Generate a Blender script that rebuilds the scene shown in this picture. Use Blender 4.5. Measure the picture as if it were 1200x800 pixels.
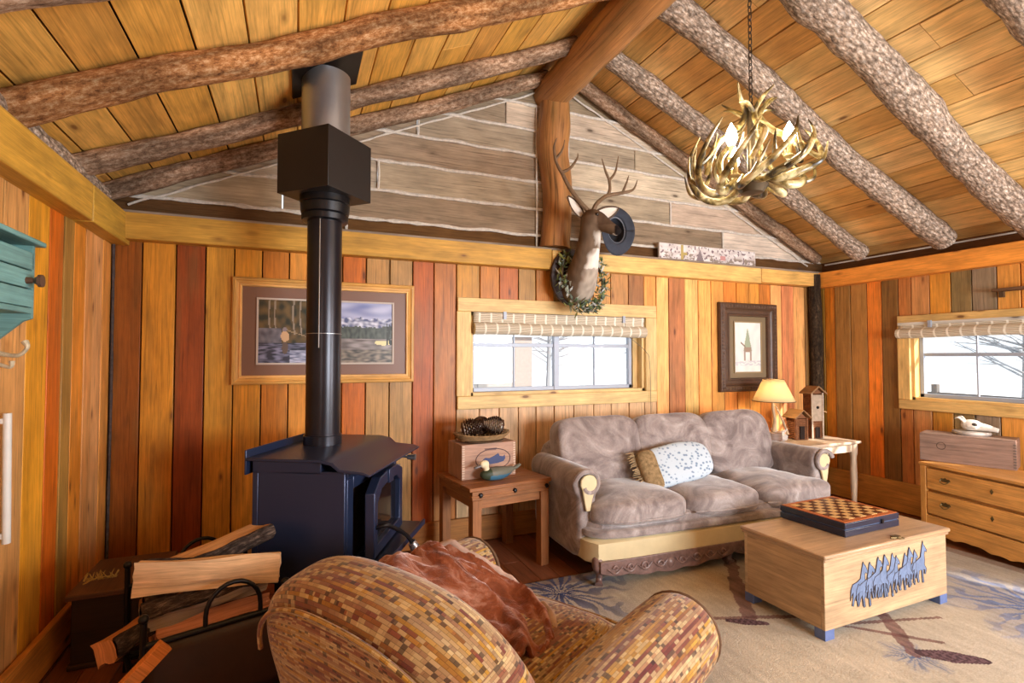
import bpy, math, random
from mathutils import Vector, Matrix, noise
from math import sin, cos, pi, radians, sqrt, atan2, hypot
random.seed(7)
for o in list(bpy.data.objects): bpy.data.objects.remove(o)
S = bpy.context.scene
COL = S.collection
# ---------------------------------------------------------------- camera
cam = bpy.data.cameras.new('camera'); camo = bpy.data.objects.new('camera', cam); COL.objects.link(camo)
cam.sensor_fit = 'HORIZONTAL'; cam.sensor_width = 36; cam.lens = 608.1 / 1200 * 36; cam.clip_start = .05; cam.clip_end = 400
camo.location = (0, 0, 1.45); camo.rotation_euler = (radians(90 + 1.70), 0, radians(-22.60))
S.camera = camo
# ---------------------------------------------------------------- light
S.view_settings.view_transform = 'Standard'; S.view_settings.look = 'None'; S.view_settings.gamma = 1
S.view_settings.use_curve_mapping = False; S.view_settings.exposure = 0.5
w = bpy.data.worlds.new('World'); S.world = w; w.use_nodes = True
bg = w.node_tree.nodes['Background']; bg.inputs[0].default_value = (.86, .93, 1, 1); bg.inputs[1].default_value = .95
def light(name, kind, loc, rot, energy, color=(1, 1, 1), **k):
    l = bpy.data.lights.new(name, kind); l.energy = energy; l.color = color
    for a, b in k.items(): setattr(l, a, b)
    o = bpy.data.objects.new(name, l); o.location = loc; o.rotation_euler = rot; COL.objects.link(o); return o
sd = Vector((-.40, .80, -.45))
light('sun', 'SUN', (8, -4, 6), sd.to_track_quat('-Z', 'Y').to_euler(), 8, (1, .94, .84), angle=.02)
# area lamps: daylight of the unseen front window, plus added left and right fill
light('window_daylight_front', 'AREA', (3.25, -2.05, 1.5), (radians(90), 0, 0), 215, (.90, .95, 1), shape='RECTANGLE', size=2.0, size_y=1.2)
light('added_fill_left', 'AREA', (-.98, -.9, 1.6), (radians(90), 0, radians(-90)), 24, (1, .97, .92), shape='RECTANGLE', size=1.6, size_y=1.3)  # added fill lamp; the left wall has no window opening
light('added_fill_right', 'AREA', (5.15, -.6, 1.35), (radians(90), 0, radians(90)), 95, (.95, .97, 1), shape='RECTANGLE', size=1.3, size_y=1.1)  # added fill lamp at the unseen side opening
# ---------------------------------------------------------------- helpers
def lin(c):
    return tuple(((x / 255) / 12.92 if x / 255 <= .04045 else ((x / 255 + .055) / 1.055) ** 2.4) for x in c)
def rgba(c): return (*lin(c), 1)
def frame(z, x=None):
    z = z.normalized(); a = Vector((0, 0, 1)) if abs(z.z) < .9 else Vector((1, 0, 0))
    if x is None: x = a.cross(z).normalized()
    y = z.cross(x).normalized(); return x, y, z
def catmull(P, n):
    out = []; m = len(P)
    for i in range(m - 1):
        p0 = P[max(i - 1, 0)]; p1 = P[i]; p2 = P[i + 1]; p3 = P[min(i + 2, m - 1)]
        for k in range(n):
            t = k / n
            out.append(tuple(.5 * ((2 * b) + (-a + c) * t + (2 * a - 5 * b + 4 * c - d) * t * t + (-a + 3 * b - 3 * c + d) * t ** 3) for a, b, c, d in zip(p0, p1, p2, p3)))
    out.append(tuple(P[-1])); return out
W1 = (1, 1, 1)
class M:
    def __init__(s): s.v = []; s.f = []; s.uv = []; s.c = []
    def face(s, idx, uvs, col=W1): s.f.append(tuple(idx)); s.uv.append(uvs); s.c.append(col)
    def box(s, c, d, R=None, col=W1, axis=None, jit=0):
        """box of size d centred at c; R a 3x3 or z-angle; grain along its longest side"""
        if isinstance(R, (int, float)): R = Matrix.Rotation(R, 3, 'Z')
        b = len(s.v); c = Vector(c); h = [x / 2 for x in d]
        ax = axis if axis is not None else max(range(3), key=lambda i: d[i])
        ou, ov = random.uniform(0, 40), random.uniform(0, 40); L = []
        for i in range(8):
            p = Vector((h[0] * (1 if i & 1 else -1), h[1] * (1 if i & 2 else -1), h[2] * (1 if i & 4 else -1)))
            L.append(p.copy())
            if jit: p += Vector([random.uniform(-jit, jit) for _ in range(3)])
            if R is not None: p = R @ p
            s.v.append(tuple(p + c))
        for q in ((0, 2, 3, 1), (4, 5, 7, 6), (0, 1, 5, 4), (2, 6, 7, 3), (0, 4, 6, 2), (1, 3, 7, 5)):
            n = (L[q[1]] - L[q[0]]).cross(L[q[2]] - L[q[1]]); na = max(range(3), key=lambda i: abs(n[i]))
            oth = [i for i in range(3) if i != na]
            ua = ax if ax in oth else oth[0]; va = [i for i in oth if i != ua][0]
            s.face([b + i for i in q], [(L[i][ua] + ou, L[i][va] + ov + na * 3) for i in q], col)
        return s
    def prism(s, poly, d, mat, col=W1, axis=0):
        """polygon in local xy extruded from z=0 to z=d, placed by mat (4x4)"""
        b = len(s.v); n = len(poly); ou, ov = random.uniform(0, 40), random.uniform(0, 40)
        for z in (0, d):
            for x, y in poly: s.v.append(tuple(mat @ Vector((x, y, z))))
        f = (lambda x, y: (x + ou, y + ov)) if axis == 0 else (lambda x, y: (y + ou, x + ov))
        s.face([b + i for i in range(n)][::-1], [f(*p) for p in poly][::-1], col)
        s.face([b + n + i for i in range(n)], [f(*p) for p in poly], col)
        a = 0
        for i in range(n):
            j = (i + 1) % n; e = hypot(poly[j][0] - poly[i][0], poly[j][1] - poly[i][1])
            s.face([b + i, b + j, b + n + j, b + n + i], [(a + ou, ov), (a + e + ou, ov), (a + e + ou, d + ov), (a + ou, d + ov)], col); a += e
        return s
    def tube(s, P, r, n=10, caps=True, ns=0, fr=6, col=W1, flat=1.0, up=None, sub=0, cfn=None):
        R = list(r) if isinstance(r, (list, tuple)) else [r] * len(P)
        if sub:
            Q = catmull([(*p, q) for p, q in zip(P, R)], sub); P = [q[:3] for q in Q]; R = [q[3] for q in Q]
        P = [Vector(p) for p in P]; b = len(s.v); m = len(P); L = 0; x = None; ls = []
        ou, ov = random.uniform(0, 30), random.uniform(0, 30); sd_ = Vector((ou, ov, 3))
        for i, p in enumerate(P):
            t = (P[min(i + 1, m - 1)] - P[max(i - 1, 0)]).normalized()
            if x is None:
                x = (Vector(up).cross(t) if up is not None else frame(t)[0]).normalized()
            else: x = (x - t * x.dot(t)).normalized()
            y = t.cross(x)
            if i: L += (P[i] - P[i - 1]).length
            ls.append(L)
            for k in range(n):
                a = 2 * pi * k / n; q = R[i]
                dr = x * cos(a) + y * sin(a) * flat
                if ns: q *= 1 + ns * noise.noise((p + dr * R[i]) * fr + sd_)
                s.v.append(tuple(p + dr * q))
        av = sum(R) / m
        for i in range(m - 1):
            cc = cfn(i / (m - 1)) if cfn else col
            for k in range(n):
                k2 = (k + 1) % n
                s.face([b + i * n + k, b + i * n + k2, b + (i + 1) * n + k2, b + (i + 1) * n + k],
                       [(ls[i] + ou, 2 * pi * k / n * av + ov), (ls[i] + ou, 2 * pi * (k + 1) / n * av + ov), (ls[i + 1] + ou, 2 * pi * (k + 1) / n * av + ov), (ls[i + 1] + ou, 2 * pi * k / n * av + ov)], cc)
        if caps:
            for i, rev in ((0, True), (m - 1, False)):
                idx = [b + i * n + k for k in range(n)]; uv = [(ou + .5 * R[i] * cos(2 * pi * k / n), ov + R[i] * sin(2 * pi * k / n)) for k in range(n)]
                if rev: idx = idx[::-1]; uv = uv[::-1]
                s.face(idx, uv, (cfn(0 if rev else 1) if cfn else col))
        return s
    def lathe(s, prof, n=20, c=(0, 0, 0), R=None, col=W1):
        b = len(s.v); c = Vector(c); ou, ov = random.uniform(0, 30), random.uniform(0, 30)
        for r, z in prof:
            for k in range(n):
                a = 2 * pi * k / n; p = Vector((max(r, 1e-4) * cos(a), max(r, 1e-4) * sin(a), z))
                if R is not None: p = R @ p
                s.v.append(tuple(p + c))
        L = 0
        for i in range(len(prof) - 1):
            e = hypot(prof[i + 1][0] - prof[i][0], prof[i + 1][1] - prof[i][1])
            for k in range(n):
                k2 = (k + 1) % n; ra = .5 * (prof[i][0] + prof[i + 1][0]); ua, ub = 2 * pi * k / n * ra, 2 * pi * (k + 1) / n * ra
                s.face([b + i * n + k, b + i * n + k2, b + (i + 1) * n + k2, b + (i + 1) * n + k], [(ua + ou, L + ov), (ub + ou, L + ov), (ub + ou, L + e + ov), (ua + ou, L + e + ov)], col)
            L += e
        s.face([b + k for k in range(n)][::-1], [(ou, ov)] * n, col)
        s.face([b + (len(prof) - 1) * n + k for k in range(n)], [(ou, ov)] * n, col)
        return s
    def puff(s, c, h, R=None, p=4.5, n=12, wr=0, wf=6, seam=0, mod=None, col=W1, uvax=None):
        """rounded cushion, half sizes h; p roundness; wr wrinkle depth; mod(x,y,z) -> factor triple"""
        if isinstance(R, (int, float)): R = Matrix.Rotation(R, 3, 'Z')
        c = Vector(c); idx = {}; so = Vector((random.uniform(0, 50),) * 3)
        def vert(x, y, z):
            k = (round(x, 5), round(y, 5), round(z, 5))
            if k in idx: return idx[k]
            q = (abs(x) ** p + abs(y) ** p + abs(z) ** p) ** (1 / p); X = Vector((x / q, y / q, z / q))
            v = Vector((X.x * h[0], X.y * h[1], X.z * h[2]))
            if mod: v = Vector(mod(X.x, X.y, X.z, v))
            if wr: v += X.normalized() * wr * noise.noise(Vector((v.x, v.y, v.z)) * wf + so)
            if R is not None: v = R @ v
            idx[k] = len(s.v); s.v.append(tuple(v + c)); return idx[k]
        T = [math.tan(-pi / 4 + pi / 2 * i / n) for i in range(n + 1)]
        for ax in range(3):
            for sg in (-1, 1):
                for i in range(n):
                    for j in range(n):
                        ids = []; uv = []
                        for a, b_ in ((i, j), (i + 1, j), (i + 1, j + 1), (i, j + 1)):
                            q = [0, 0, 0]; q[ax] = sg; o1, o2 = [k for k in range(3) if k != ax]
                            q[o1] = T[a]; q[o2] = T[b_]; ids.append(vert(*q))
                            if uvax is not None and uvax == o2: uv.append((T[b_] * h[o2], T[a] * h[o1] + ax))
                            else: uv.append((T[a] * h[o1], T[b_] * h[o2] + ax))
                        flip = (sg > 0) != (ax == 1)
                        if not flip: ids = ids[::-1]; uv = uv[::-1]
                        s.face(ids, uv, col)
        return s
    def grid(s, fn, nx, ny, cfn=None, uvs=(1, 1)):
        b = len(s.v)
        for j in range(ny + 1):
            for i in range(nx + 1): s.v.append(tuple(fn(i / nx, j / ny)))
        for j in range(ny):
            for i in range(nx):
                a = b + j * (nx + 1) + i
                s.face([a, a + 1, a + nx + 2, a + nx + 1], [(i / nx * uvs[0], j / ny * uvs[1]), ((i + 1) / nx * uvs[0], j / ny * uvs[1]), ((i + 1) / nx * uvs[0], (j + 1) / ny * uvs[1]), (i / nx * uvs[0], (j + 1) / ny * uvs[1])],
                       cfn((i + .5) / nx, (j + .5) / ny) if cfn else W1)
        return s
def obj(name, m, mat, parent=None, bevel=0, smooth=True, angle=38, solid=0, world=False, remesh=0, colfn=None, sub=0):
    V = m.v
    if world and parent is not None:
        inv = (Matrix.Translation(parent.location) @ Matrix.Rotation(parent.rotation_euler.z, 4, 'Z')).inverted()
        V = [tuple(inv @ Vector(p)) for p in V]
    me = bpy.data.meshes.new(name); me.from_pydata(V, [], m.f); me.update()
    uvl = me.uv_layers.new(name='UVMap'); uvl.data.foreach_set('uv', [x for f in m.uv for p in f for x in p])
    ca = me.color_attributes.new('Col', 'FLOAT_COLOR', 'CORNER')
    ca.data.foreach_set('color', [x for f, c in zip(m.f, m.c) for _ in f for x in (*c, 1)])
    o = bpy.data.objects.new(name, me); COL.objects.link(o)
    if remesh:
        mo = o.modifiers.new('r', 'REMESH'); mo.mode = 'VOXEL'; mo.voxel_size = remesh
        ms = o.modifiers.new('s', 'SMOOTH'); ms.iterations = 4; ms.factor = .5
        dg = bpy.context.evaluated_depsgraph_get(); dg.update()
        ne = bpy.data.meshes.new_from_object(o.evaluated_get(dg)); o.modifiers.clear(); o.data = ne; bpy.data.meshes.remove(me); me = ne; me.name = name
        if colfn:
            for a in list(me.color_attributes): me.color_attributes.remove(a)
            ca = me.color_attributes.new('Col', 'FLOAT_COLOR', 'POINT')
            buf = []
            for v in me.vertices: buf += [*colfn(v.co), 1]
            ca.data.foreach_set('color', buf)
    me.materials.clear(); me.materials.append(mat)
    if smooth:
        me.shade_smooth(); me.set_sharp_from_angle(angle=radians(angle))
    if solid:
        q = o.modifiers.new('sol', 'SOLIDIFY'); q.thickness = solid; q.offset = -1
    if sub:
        q = o.modifiers.new('sub', 'SUBSURF'); q.levels = sub; q.render_levels = sub
    if bevel:
        q = o.modifiers.new('bev', 'BEVEL'); q.width = bevel; q.segments = 2; q.limit_method = 'ANGLE'; q.angle_limit = radians(40)
    if parent: o.parent = parent
    return o
def tag(o, label, cat, group=None, kind=None):
    o['label'] = label; o['category'] = cat
    if group: o['group'] = group
    if kind: o['kind'] = kind
    return o
def thing(name, label, cat, loc=(0, 0, 0), rz=0, group=None):
    o = bpy.data.objects.new(name, None); COL.objects.link(o); o.location = loc; o.rotation_euler = (0, 0, rz); o.empty_display_size = .1
    return tag(o, label, cat, group)
def struct(name, m, mat, parent=None, **k):
    o = obj(name, m, mat, parent, **k)
    if parent is None: o['kind'] = 'structure'
    return o
def copy_thing(r, loc=None, rot=None, scale=None, label=None):
    c = r.copy(); COL.objects.link(c)
    if loc is not None: c.location = loc
    if rot is not None: c.rotation_euler = rot
    if scale is not None: c.scale = scale
    if label: c['label'] = label
    for ch in r.children:
        d = ch.copy(); COL.objects.link(d); d.parent = c
    return c
def mat4(loc, x, y):
    x = Vector(x).normalized(); y = Vector(y).normalized(); z = x.cross(y)
    return Matrix(((x.x, y.x, z.x, loc[0]), (x.y, y.y, z.y, loc[1]), (x.z, y.z, z.z, loc[2]), (0, 0, 0, 1)))
# ---------------------------------------------------------------- materials
class N:
    def __init__(s, name, rough=.6, metal=0, spec=.4):
        s.m = bpy.data.materials.new(name); s.m.use_nodes = True; s.t = s.m.node_tree; s.b = s.t.nodes['Principled BSDF']
        s.b.inputs['Roughness'].default_value = rough; s.b.inputs['Metallic'].default_value = metal; s.b.inputs['Specular IOR Level'].default_value = spec
    def n(s, k, **p):
        q = s.t.nodes.new(k)
        for a, b in p.items(): setattr(q, a, b)
        return q
    def l(s, a, b): s.t.links.new(a, b)
    def co(s, kind='UV', scale=(1, 1, 1)):
        c = s.n('ShaderNodeTexCoord'); mp = s.n('ShaderNodeMapping'); mp.inputs['Scale'].default_value = scale; s.l(c.outputs[kind], mp.inputs[0]); return mp.outputs[0]
    def noise(s, vec, scale=5, detail=4, rough=.55, dist=0):
        q = s.n('ShaderNodeTexNoise'); q.inputs['Scale'].default_value = scale; q.inputs['Detail'].default_value = detail; q.inputs['Roughness'].default_value = rough; q.inputs['Distortion'].default_value = dist
        if vec is not None: s.l(vec, q.inputs['Vector'])
        return q.outputs['Fac']
    def ramp(s, fac, stops, interp='LINEAR'):
        q = s.n('ShaderNodeValToRGB'); q.color_ramp.interpolation = interp; e = q.color_ramp.elements
        while len(e) > 2: e.remove(e[-1])
        for i, (p, c) in enumerate(stops):
            c = c if len(c) == 4 else (*c, 1)
            if i < 2: e[i].position = p; e[i].color = c
            else:
                x = e.new(p); x.color = c
        s.l(fac, q.inputs[0]); return q.outputs[0]
    def mix(s, fac, a, b, mode='MIX'):
        q = s.n('ShaderNodeMix', data_type='RGBA', blend_type=mode)
        if isinstance(fac, (int, float)): q.inputs[0].default_value = fac
        else: s.l(fac, q.inputs[0])
        for sock, v in ((6, a), (7, b)):
            if isinstance(v, tuple): q.inputs[sock].default_value = v if len(v) == 4 else (*v, 1)
            else: s.l(v, q.inputs[sock])
        return q.outputs[2]
    def attr(s): q = s.n('ShaderNodeVertexColor'); q.layer_name = 'Col'; return q.outputs[0]
    def base(s, c):
        if isinstance(c, tuple): s.b.inputs['Base Color'].default_value = c if len(c) == 4 else (*c, 1)
        else: s.l(c, s.b.inputs['Base Color'])
    def bump(s, h, strength=.3, dist=.01):
        q = s.n('ShaderNodeBump'); q.inputs['Strength'].default_value = strength; q.inputs['Distance'].default_value = dist; s.l(h, q.inputs['Height']); s.l(q.outputs[0], s.b.inputs['Normal'])
def G(v): return (v, v, v, 1)
def wood(name, base=None, contrast=.45, rough=.5, knots=True, grain=1.0, stain=0.0, spec=.35, knotcol=(95, 48, 22), bump=.25):
    """wood whose grain runs along u; multiplied by the board's own colour"""
    k = N(name, rough, 0, spec); c = k.attr()
    if base: c = k.mix(1, c, rgba(base), 'MULTIPLY')
    g = k.noise(k.co('UV', (.9 * grain, 26 * grain, 1)), 2.2, 6, .6, 1.2)
    g2 = k.noise(k.co('UV', (5 * grain, 150 * grain, 1)), 1.5, 3, .6)
    c = k.mix(1, c, k.ramp(g, [(.28, G(1 - contrast)), (.45, G(.95)), (.7, G(1.2))]), 'MULTIPLY')
    c = k.mix(1, c, k.ramp(k.noise(k.co('UV', (1.6, 5, 1)), 2, 3, .6), [(.3, G(.74)), (.7, G(1.18))]), 'MULTIPLY')
    c = k.mix(.5, c, k.ramp(g2, [(.35, G(.72)), (.6, G(1.05))]), 'MULTIPLY')
    if stain:
        st = k.noise(k.co('UV', (.7, 5, 1)), 1.6, 3, .5)
        c = k.mix(k.ramp(st, [(.5, G(0)), (.68, G(stain))]), c, rgba((112, 104, 62)))
    if knots:
        vo = k.n('ShaderNodeTexVoronoi'); vo.inputs['Scale'].default_value = 1; k.l(k.co('UV', (2.4 * grain, 6.5 * grain, 1)), vo.inputs['Vector'])
        c = k.mix(k.ramp(vo.outputs['Distance'], [(.05, G(.85)), (.085, G(.35)), (.16, G(0))]), c, rgba(knotcol))
    k.base(c); k.bump(g, bump, .004); return k.m
def plain(name, col, rough=.5, metal=0, spec=.4, var=.12, sc=8, usecol=False, bump=0):
    k = N(name, rough, metal, spec); c = k.attr() if usecol else rgba(col)
    if usecol and col: c = k.mix(1, c, rgba(col), 'MULTIPLY')
    f = k.noise(k.co('Object'), sc, 5, .6)
    k.base(k.mix(1, c, k.ramp(f, [(.3, G(1 - var)), (.7, G(1 + var * .5))]), 'MULTIPLY'))
    if bump: k.bump(f, bump, .01)
    return k.m
def bark(name, dark, mid, pale, scale=30, bmp=.8, stretch=.35):
    k = N(name, .85, 0, .2)
    v = k.co('UV', (scale * stretch, scale, 1)); vo = k.n('ShaderNodeTexVoronoi'); vo.inputs['Scale'].default_value = 1
    wv = k.n('ShaderNodeVectorMath', operation='ADD'); nz = k.n('ShaderNodeTexNoise'); nz.inputs['Scale'].default_value = .8; k.l(v, nz.inputs['Vector']); k.l(v, wv.inputs[0]); k.l(nz.outputs['Color'], wv.inputs[1]); k.l(wv.outputs[0], vo.inputs['Vector'])
    n1 = k.noise(k.co('UV', (16, 34, 1)), 1.3, 8, .8); n2 = k.noise(k.co('UV', (1.2, 3, 1)), 1.5, 4, .6)
    c = k.ramp(n1, [(.36, rgba(dark)), (.5, rgba(mid)), (.64, rgba(pale))])
    c = k.mix(.75, c, k.ramp(vo.outputs['Distance'], [(.12, G(1.25)), (.42, G(.8)), (.7, G(.3))]), 'MULTIPLY')
    c = k.mix(.5, c, k.ramp(n2, [(.35, G(.65)), (.65, G(1.25))]), 'MULTIPLY')
    k.base(c); k.bump(k.mix(.5, n1, vo.outputs['Distance']), bmp, .02); return k.m
PLANK = wood('pine_planks', None, .5, .42, True, 1, .25)
CEIL = wood('ceiling_boards', None, .42, .5, True, .8, .12, knotcol=(100, 58, 30))
WEATH = wood('weathered_boards', None, .5, .85, True, 1, 0, .15, (78, 62, 50))
TRIMW = wood('pale_pine', None, .22, .5, True, 1, .1)
FLOORW = wood('floor_boards', None, .45, .4, False, 1)
PEELED = wood('peeled_log', (176, 122, 70), .8, .45, True, .5, .35, .4, (74, 40, 18), .9)
BARKG = bark('grey_bark', (84, 68, 58), (176, 152, 130), (236, 222, 206), 60, .6, .4)
BARKB = bark('brown_bark', (100, 60, 34), (180, 124, 74), (228, 190, 144), 16, .7, .15)
BARKB2 = bark('greyed_brown_bark', (90, 68, 52), (166, 132, 104), (216, 192, 166), 16, .7, .15)
DARKB = bark('dark_bark', (32, 24, 16), (60, 46, 32), (96, 78, 56), 18, .7, .3)
CHINK = plain('chinking', (214, 206, 194), .95, 0, .1, .25, 30, False, .5)
STEEL = N('stove_paint', .32, .4, .6); STEEL.base(rgba((40, 50, 78))); STEEL = STEEL.m
BLACK = plain('black_metal', (26, 26, 30), .35, .5, .5, .3, 10)
PIPE = plain('black_pipe', (34, 34, 42), .28, .45, .5, .35, 5)
GALV = plain('galvanised_metal', (176, 180, 184), .35, .85, .5, .15, 3)
CHROME = plain('bright_metal', (200, 200, 205), .25, .9, .5, .1, 20)
BRASS = plain('old_brass', (120, 104, 70), .4, .8, .5, .2, 30)
GLASSM = N('window_glass', .03, 0, .5); _t = GLASSM.n('ShaderNodeBsdfTransparent'); _g = GLASSM.n('ShaderNodeBsdfGlossy'); _g.inputs['Roughness'].default_value = .02; _m = GLASSM.n('ShaderNodeMixShader'); _m.inputs[0].default_value = .04
GLASSM.l(_t.outputs[0], _m.inputs[1]); GLASSM.l(_g.outputs[0], _m.inputs[2]); GLASSM.l(_m.outputs[0], GLASSM.t.nodes['Material Output'].inputs[0]); GLASSM = GLASSM.m
DGLASS = plain('stove_glass', (24, 22, 24), .08, 0, .6, .2, 6)
ALU = plain('window_vinyl', (156, 164, 178), .4, .1, .4, .05)
def paint(name, rough=.6, bumpn=0, spec=.3):
    k = N(name, rough, 0, spec); k.base(k.attr())
    if bumpn: k.bump(k.noise(k.co('Object'), bumpn, 3), .3, .004)
    return k.m
PRINT = paint('printed_paper', .35, 0, .5)
GENERIC = paint('painted', .6, 60)
def mkobjwood(name, c, **k): return wood(name, c, **k)
# ================================================================ ROOM
XL, XR, YB, YF = -1.07, 5.256, 3.94, -2.2
RX, RZ, SL = 2.1, 3.98, .453
def cz(x): return RZ - SL * abs(x - RX)
def j(c, a=.07):
    q = 1 + random.uniform(-a, a); return tuple(x * q * (1 + random.uniform(-a, a) * .3) for x in lin(c))
def boost(c):
    if c[1] / c[0] < .64: return (c[0], c[1] * 1.12, c[2] * .9)
    if c[2] / c[0] < .5 and c[1] / c[0] > .76: return (min(255, c[0] * 1.08), c[1] * .98, c[2])
    return (min(255, c[0] * 1.02), c[1], c[2])
# back wall planks, with the window hole cut
bk = [(-1.20, None), (-1.06, (150, 74, 30)), (-.91, (205, 138, 44)), (-.726, (146, 60, 26)), (-.559, (206, 150, 52)), (-.39, (218, 152, 50)), (-.22, (196, 108, 46)), (-.049, (208, 142, 56)), (.09, (196, 112, 48)), (.307, (204, 98, 36)), (.474, (172, 142, 78)), (.647, (178, 150, 86)), (.819, (176, 80, 38)), (.984, (188, 104, 60)), (1.165, (200, 126, 56)), (1.36, (196, 112, 50)), (1.53, (186, 92, 48)), (1.70, (158, 128, 62)), (1.86, (190, 108, 52)), (2.03, (150, 120, 62)), (2.22, (200, 130, 58)), (2.42, (204, 150, 80)), (2.60, (170, 136, 78)), (2.79, (152, 116, 70)), (2.96, (222, 158, 82)), (3.10, (236, 190, 112)), (3.243, (186, 122, 76)), (3.435, (236, 194, 118)), (3.6, (232, 180, 96)), (3.76, (232, 148, 92)), (3.923, (224, 122, 66)), (4.09, (226, 130, 70)), (4.261, (232, 140, 76)), (4.40, (222, 120, 66)), (4.557, (236, 192, 114)), (4.716, (216, 140, 92)), (4.891, (236, 188, 112)), (5.06, (150, 110, 60)), (5.256, None)]
WB = (1.275, 2.965, 1.135, 1.815)
m = M()
for i in range(1, len(bk) - 1):
    a, c = bk[i]; b = bk[i + 1][0]
    segs = [(0, 2.2)]
    if a < WB[1] and b > WB[0]: segs = [(0, WB[2] - .0), (WB[3], 2.2)]
    for z0, z1 in segs:
        cc = j(boost(c))
        if z1 < 1.3 and 1.1 < a < 3.0: cc = j((214, 172, 126))
        aa, bb = a, b
        m.box(((aa + bb) / 2, YB + .02 + random.uniform(0, .006), (z0 + z1) / 2), (bb - aa - .008, .04, z1 - z0), None, cc)
mb = M().box(((XL + WB[0]) / 2 - .1, YB + .09, 1.1), (WB[0] - XL + .2, .09, 2.3), None, lin((40, 24, 12)))
mb.box(((XR + WB[1]) / 2 + .1, YB + .09, 1.1), (XR - WB[1] + .2, .09, 2.3), None, lin((40, 24, 12)))
mb.box(((WB[0] + WB[1]) / 2, YB + .09, WB[2] / 2), (WB[1] - WB[0], .09, WB[2]), None, lin((40, 24, 12)))
mb.box(((WB[0] + WB[1]) / 2, YB + .09, (2.25 + WB[3]) / 2), (WB[1] - WB[0], .09, 2.25 - WB[3]), None, lin((40, 24, 12)))
m.v_off = len(m.v)
for f, uv, c in zip(mb.f, mb.uv, mb.c): m.face([i + m.v_off for i in f], uv, c)
m.v += mb.v
struct('wall_back', m, PLANK, bevel=.003)
# gable boards of the back wall
m = M(); zc = [2.33, 2.484, 2.71, 2.94, 3.172, 3.385, 3.60, 3.83, 4.05]
for i in range(len(zc) - 1):
    z0, z1 = zc[i], zc[i + 1]; hw = (RZ + .1 - z0) / SL
    x0, x1 = max(XL - .25, RX - hw), min(XR + .25, RX + hw)
    cuts = {0: [.33, 2.2, 4.35], 1: [-.1, 3.95], 2: [.56, 3.3], 3: [2.0], 4: [.86, 2.9], 5: [1.6]}.get(i, [])
    xs = [x0] + [c for c in cuts if x0 < c < x1] + [x1]
    for a, b in zip(xs, xs[1:]):
        bc = random.choice([(164, 144, 120), (176, 158, 134), (150, 130, 106), (184, 168, 148)])
        if i == 0: bc = random.choice([(104, 72, 40), (96, 66, 38)])
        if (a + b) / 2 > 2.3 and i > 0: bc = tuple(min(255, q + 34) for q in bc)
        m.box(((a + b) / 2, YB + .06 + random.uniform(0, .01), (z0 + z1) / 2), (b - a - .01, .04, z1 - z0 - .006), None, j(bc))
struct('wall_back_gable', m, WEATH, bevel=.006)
m = M()
for i in range(1, len(zc) - 1):
    z0 = zc[i]; hw = (RZ - z0) / SL; x0, x1 = max(XL, RX - hw), min(XR, RX + hw); n = int((x1 - x0) / .06)
    m.tube([(x0 + (x1 - x0) * k / n, YB + .035, z0 + .012 * noise.noise(Vector((k * .25, i * 9, 0)))) for k in range(n + 1)], [.013 + .009 * noise.noise(Vector((k * .7, i * 5, 2))) for k in range(n + 1)], 6)
for x, z0, z1 in ((.33, 2.35, 2.484), (.56, 2.71, 2.94), (.86, 3.172, 3.385), (3.95, 2.484, 2.71), (3.3, 2.71, 2.94), (4.35, 2.36, 2.484)):
    m.tube([(x, YB + .036, z0), (x + .004, YB + .036, (z0 + z1) / 2), (x, YB + .036, z1)], .010, 6)
for (x0, z0, x1, z1) in ((-1.0, 2.40, RX, 3.79), (RX, 3.79, 5.15, 2.42)):
    n = 50; m.tube([(x0 + (x1 - x0) * k / n, YB + .03, z0 + (z1 - z0) * k / n + .02 + .012 * noise.noise(Vector((k * .4, 1, 0)))) for k in range(n + 1)], [.008 + .006 * noise.noise(Vector((k * .7, 3, 2))) for k in range(n + 1)], 6)
m.tube([(2.03 - .15, YB + .03, 2.36), (2.03 - .15, YB + .03, 3.6)], .009, 6); m.tube([(2.03 + .15, YB + .03, 2.36), (2.03 + .16, YB + .03, 3.6)], .009, 6)
struct('trim_gable_chinking', m, CHINK)
# side walls
def sidewall(name, x, sgn, edges, cols, holes=(), z1=2.2):
    m = M(); cut = sorted({YF, YB + .1, *[h for q in holes for h in q[:2]]})
    for i in range(len(edges) - 1):
        a, b = edges[i], edges[i + 1]; segs = [(0, z1)]
        for h in holes:
            if a < h[1] - .02 and b > h[0] + .02: segs = [(0, h[2]), (h[3], z1)]
        for s0, s1 in segs:
            m.box((x + sgn * (.02 + random.uniform(0, .006)), (a + b) / 2, (s0 + s1) / 2), (.04, b - a - .008, s1 - s0), None, j(boost(cols[i % len(cols)])))
    for a, b in zip(cut, cut[1:]):
        segs = [(0, z1)]
        for h in holes:
            if h[0] <= a and b <= h[1]: segs = [(0, h[2]), (h[3], z1)]
        for s0, s1 in segs: m.box((x + sgn * .09, (a + b) / 2, (s0 + s1) / 2), (.09, b - a, s1 - s0), None, lin((36, 22, 12)))
    return struct(name, m, PLANK, bevel=.003)
le = [YF]
while le[-1] < 2.3: le.append(le[-1] + random.uniform(.13, .19))
nL = len(le) - 1
le += [2.52, 2.66, 2.87, 3.078, 3.235, 3.36, 3.52, 3.64, 3.80, 3.95]
lc = [random.choice([(206, 140, 60), (196, 150, 80), (214, 130, 50), (186, 150, 84)]) for _ in range(nL)] + [(190, 152, 86), (200, 160, 90), (194, 160, 92), (228, 142, 50), (206, 92, 30), (176, 132, 62), (218, 140, 50), (226, 160, 92), (214, 172, 104), (232, 160, 78)]
sidewall('wall_left', XL, -1, le, lc)
WR = (1.22, 3.02, 1.05, 1.74); WS = (-1.35, -.20, .75, 1.60)
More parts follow.
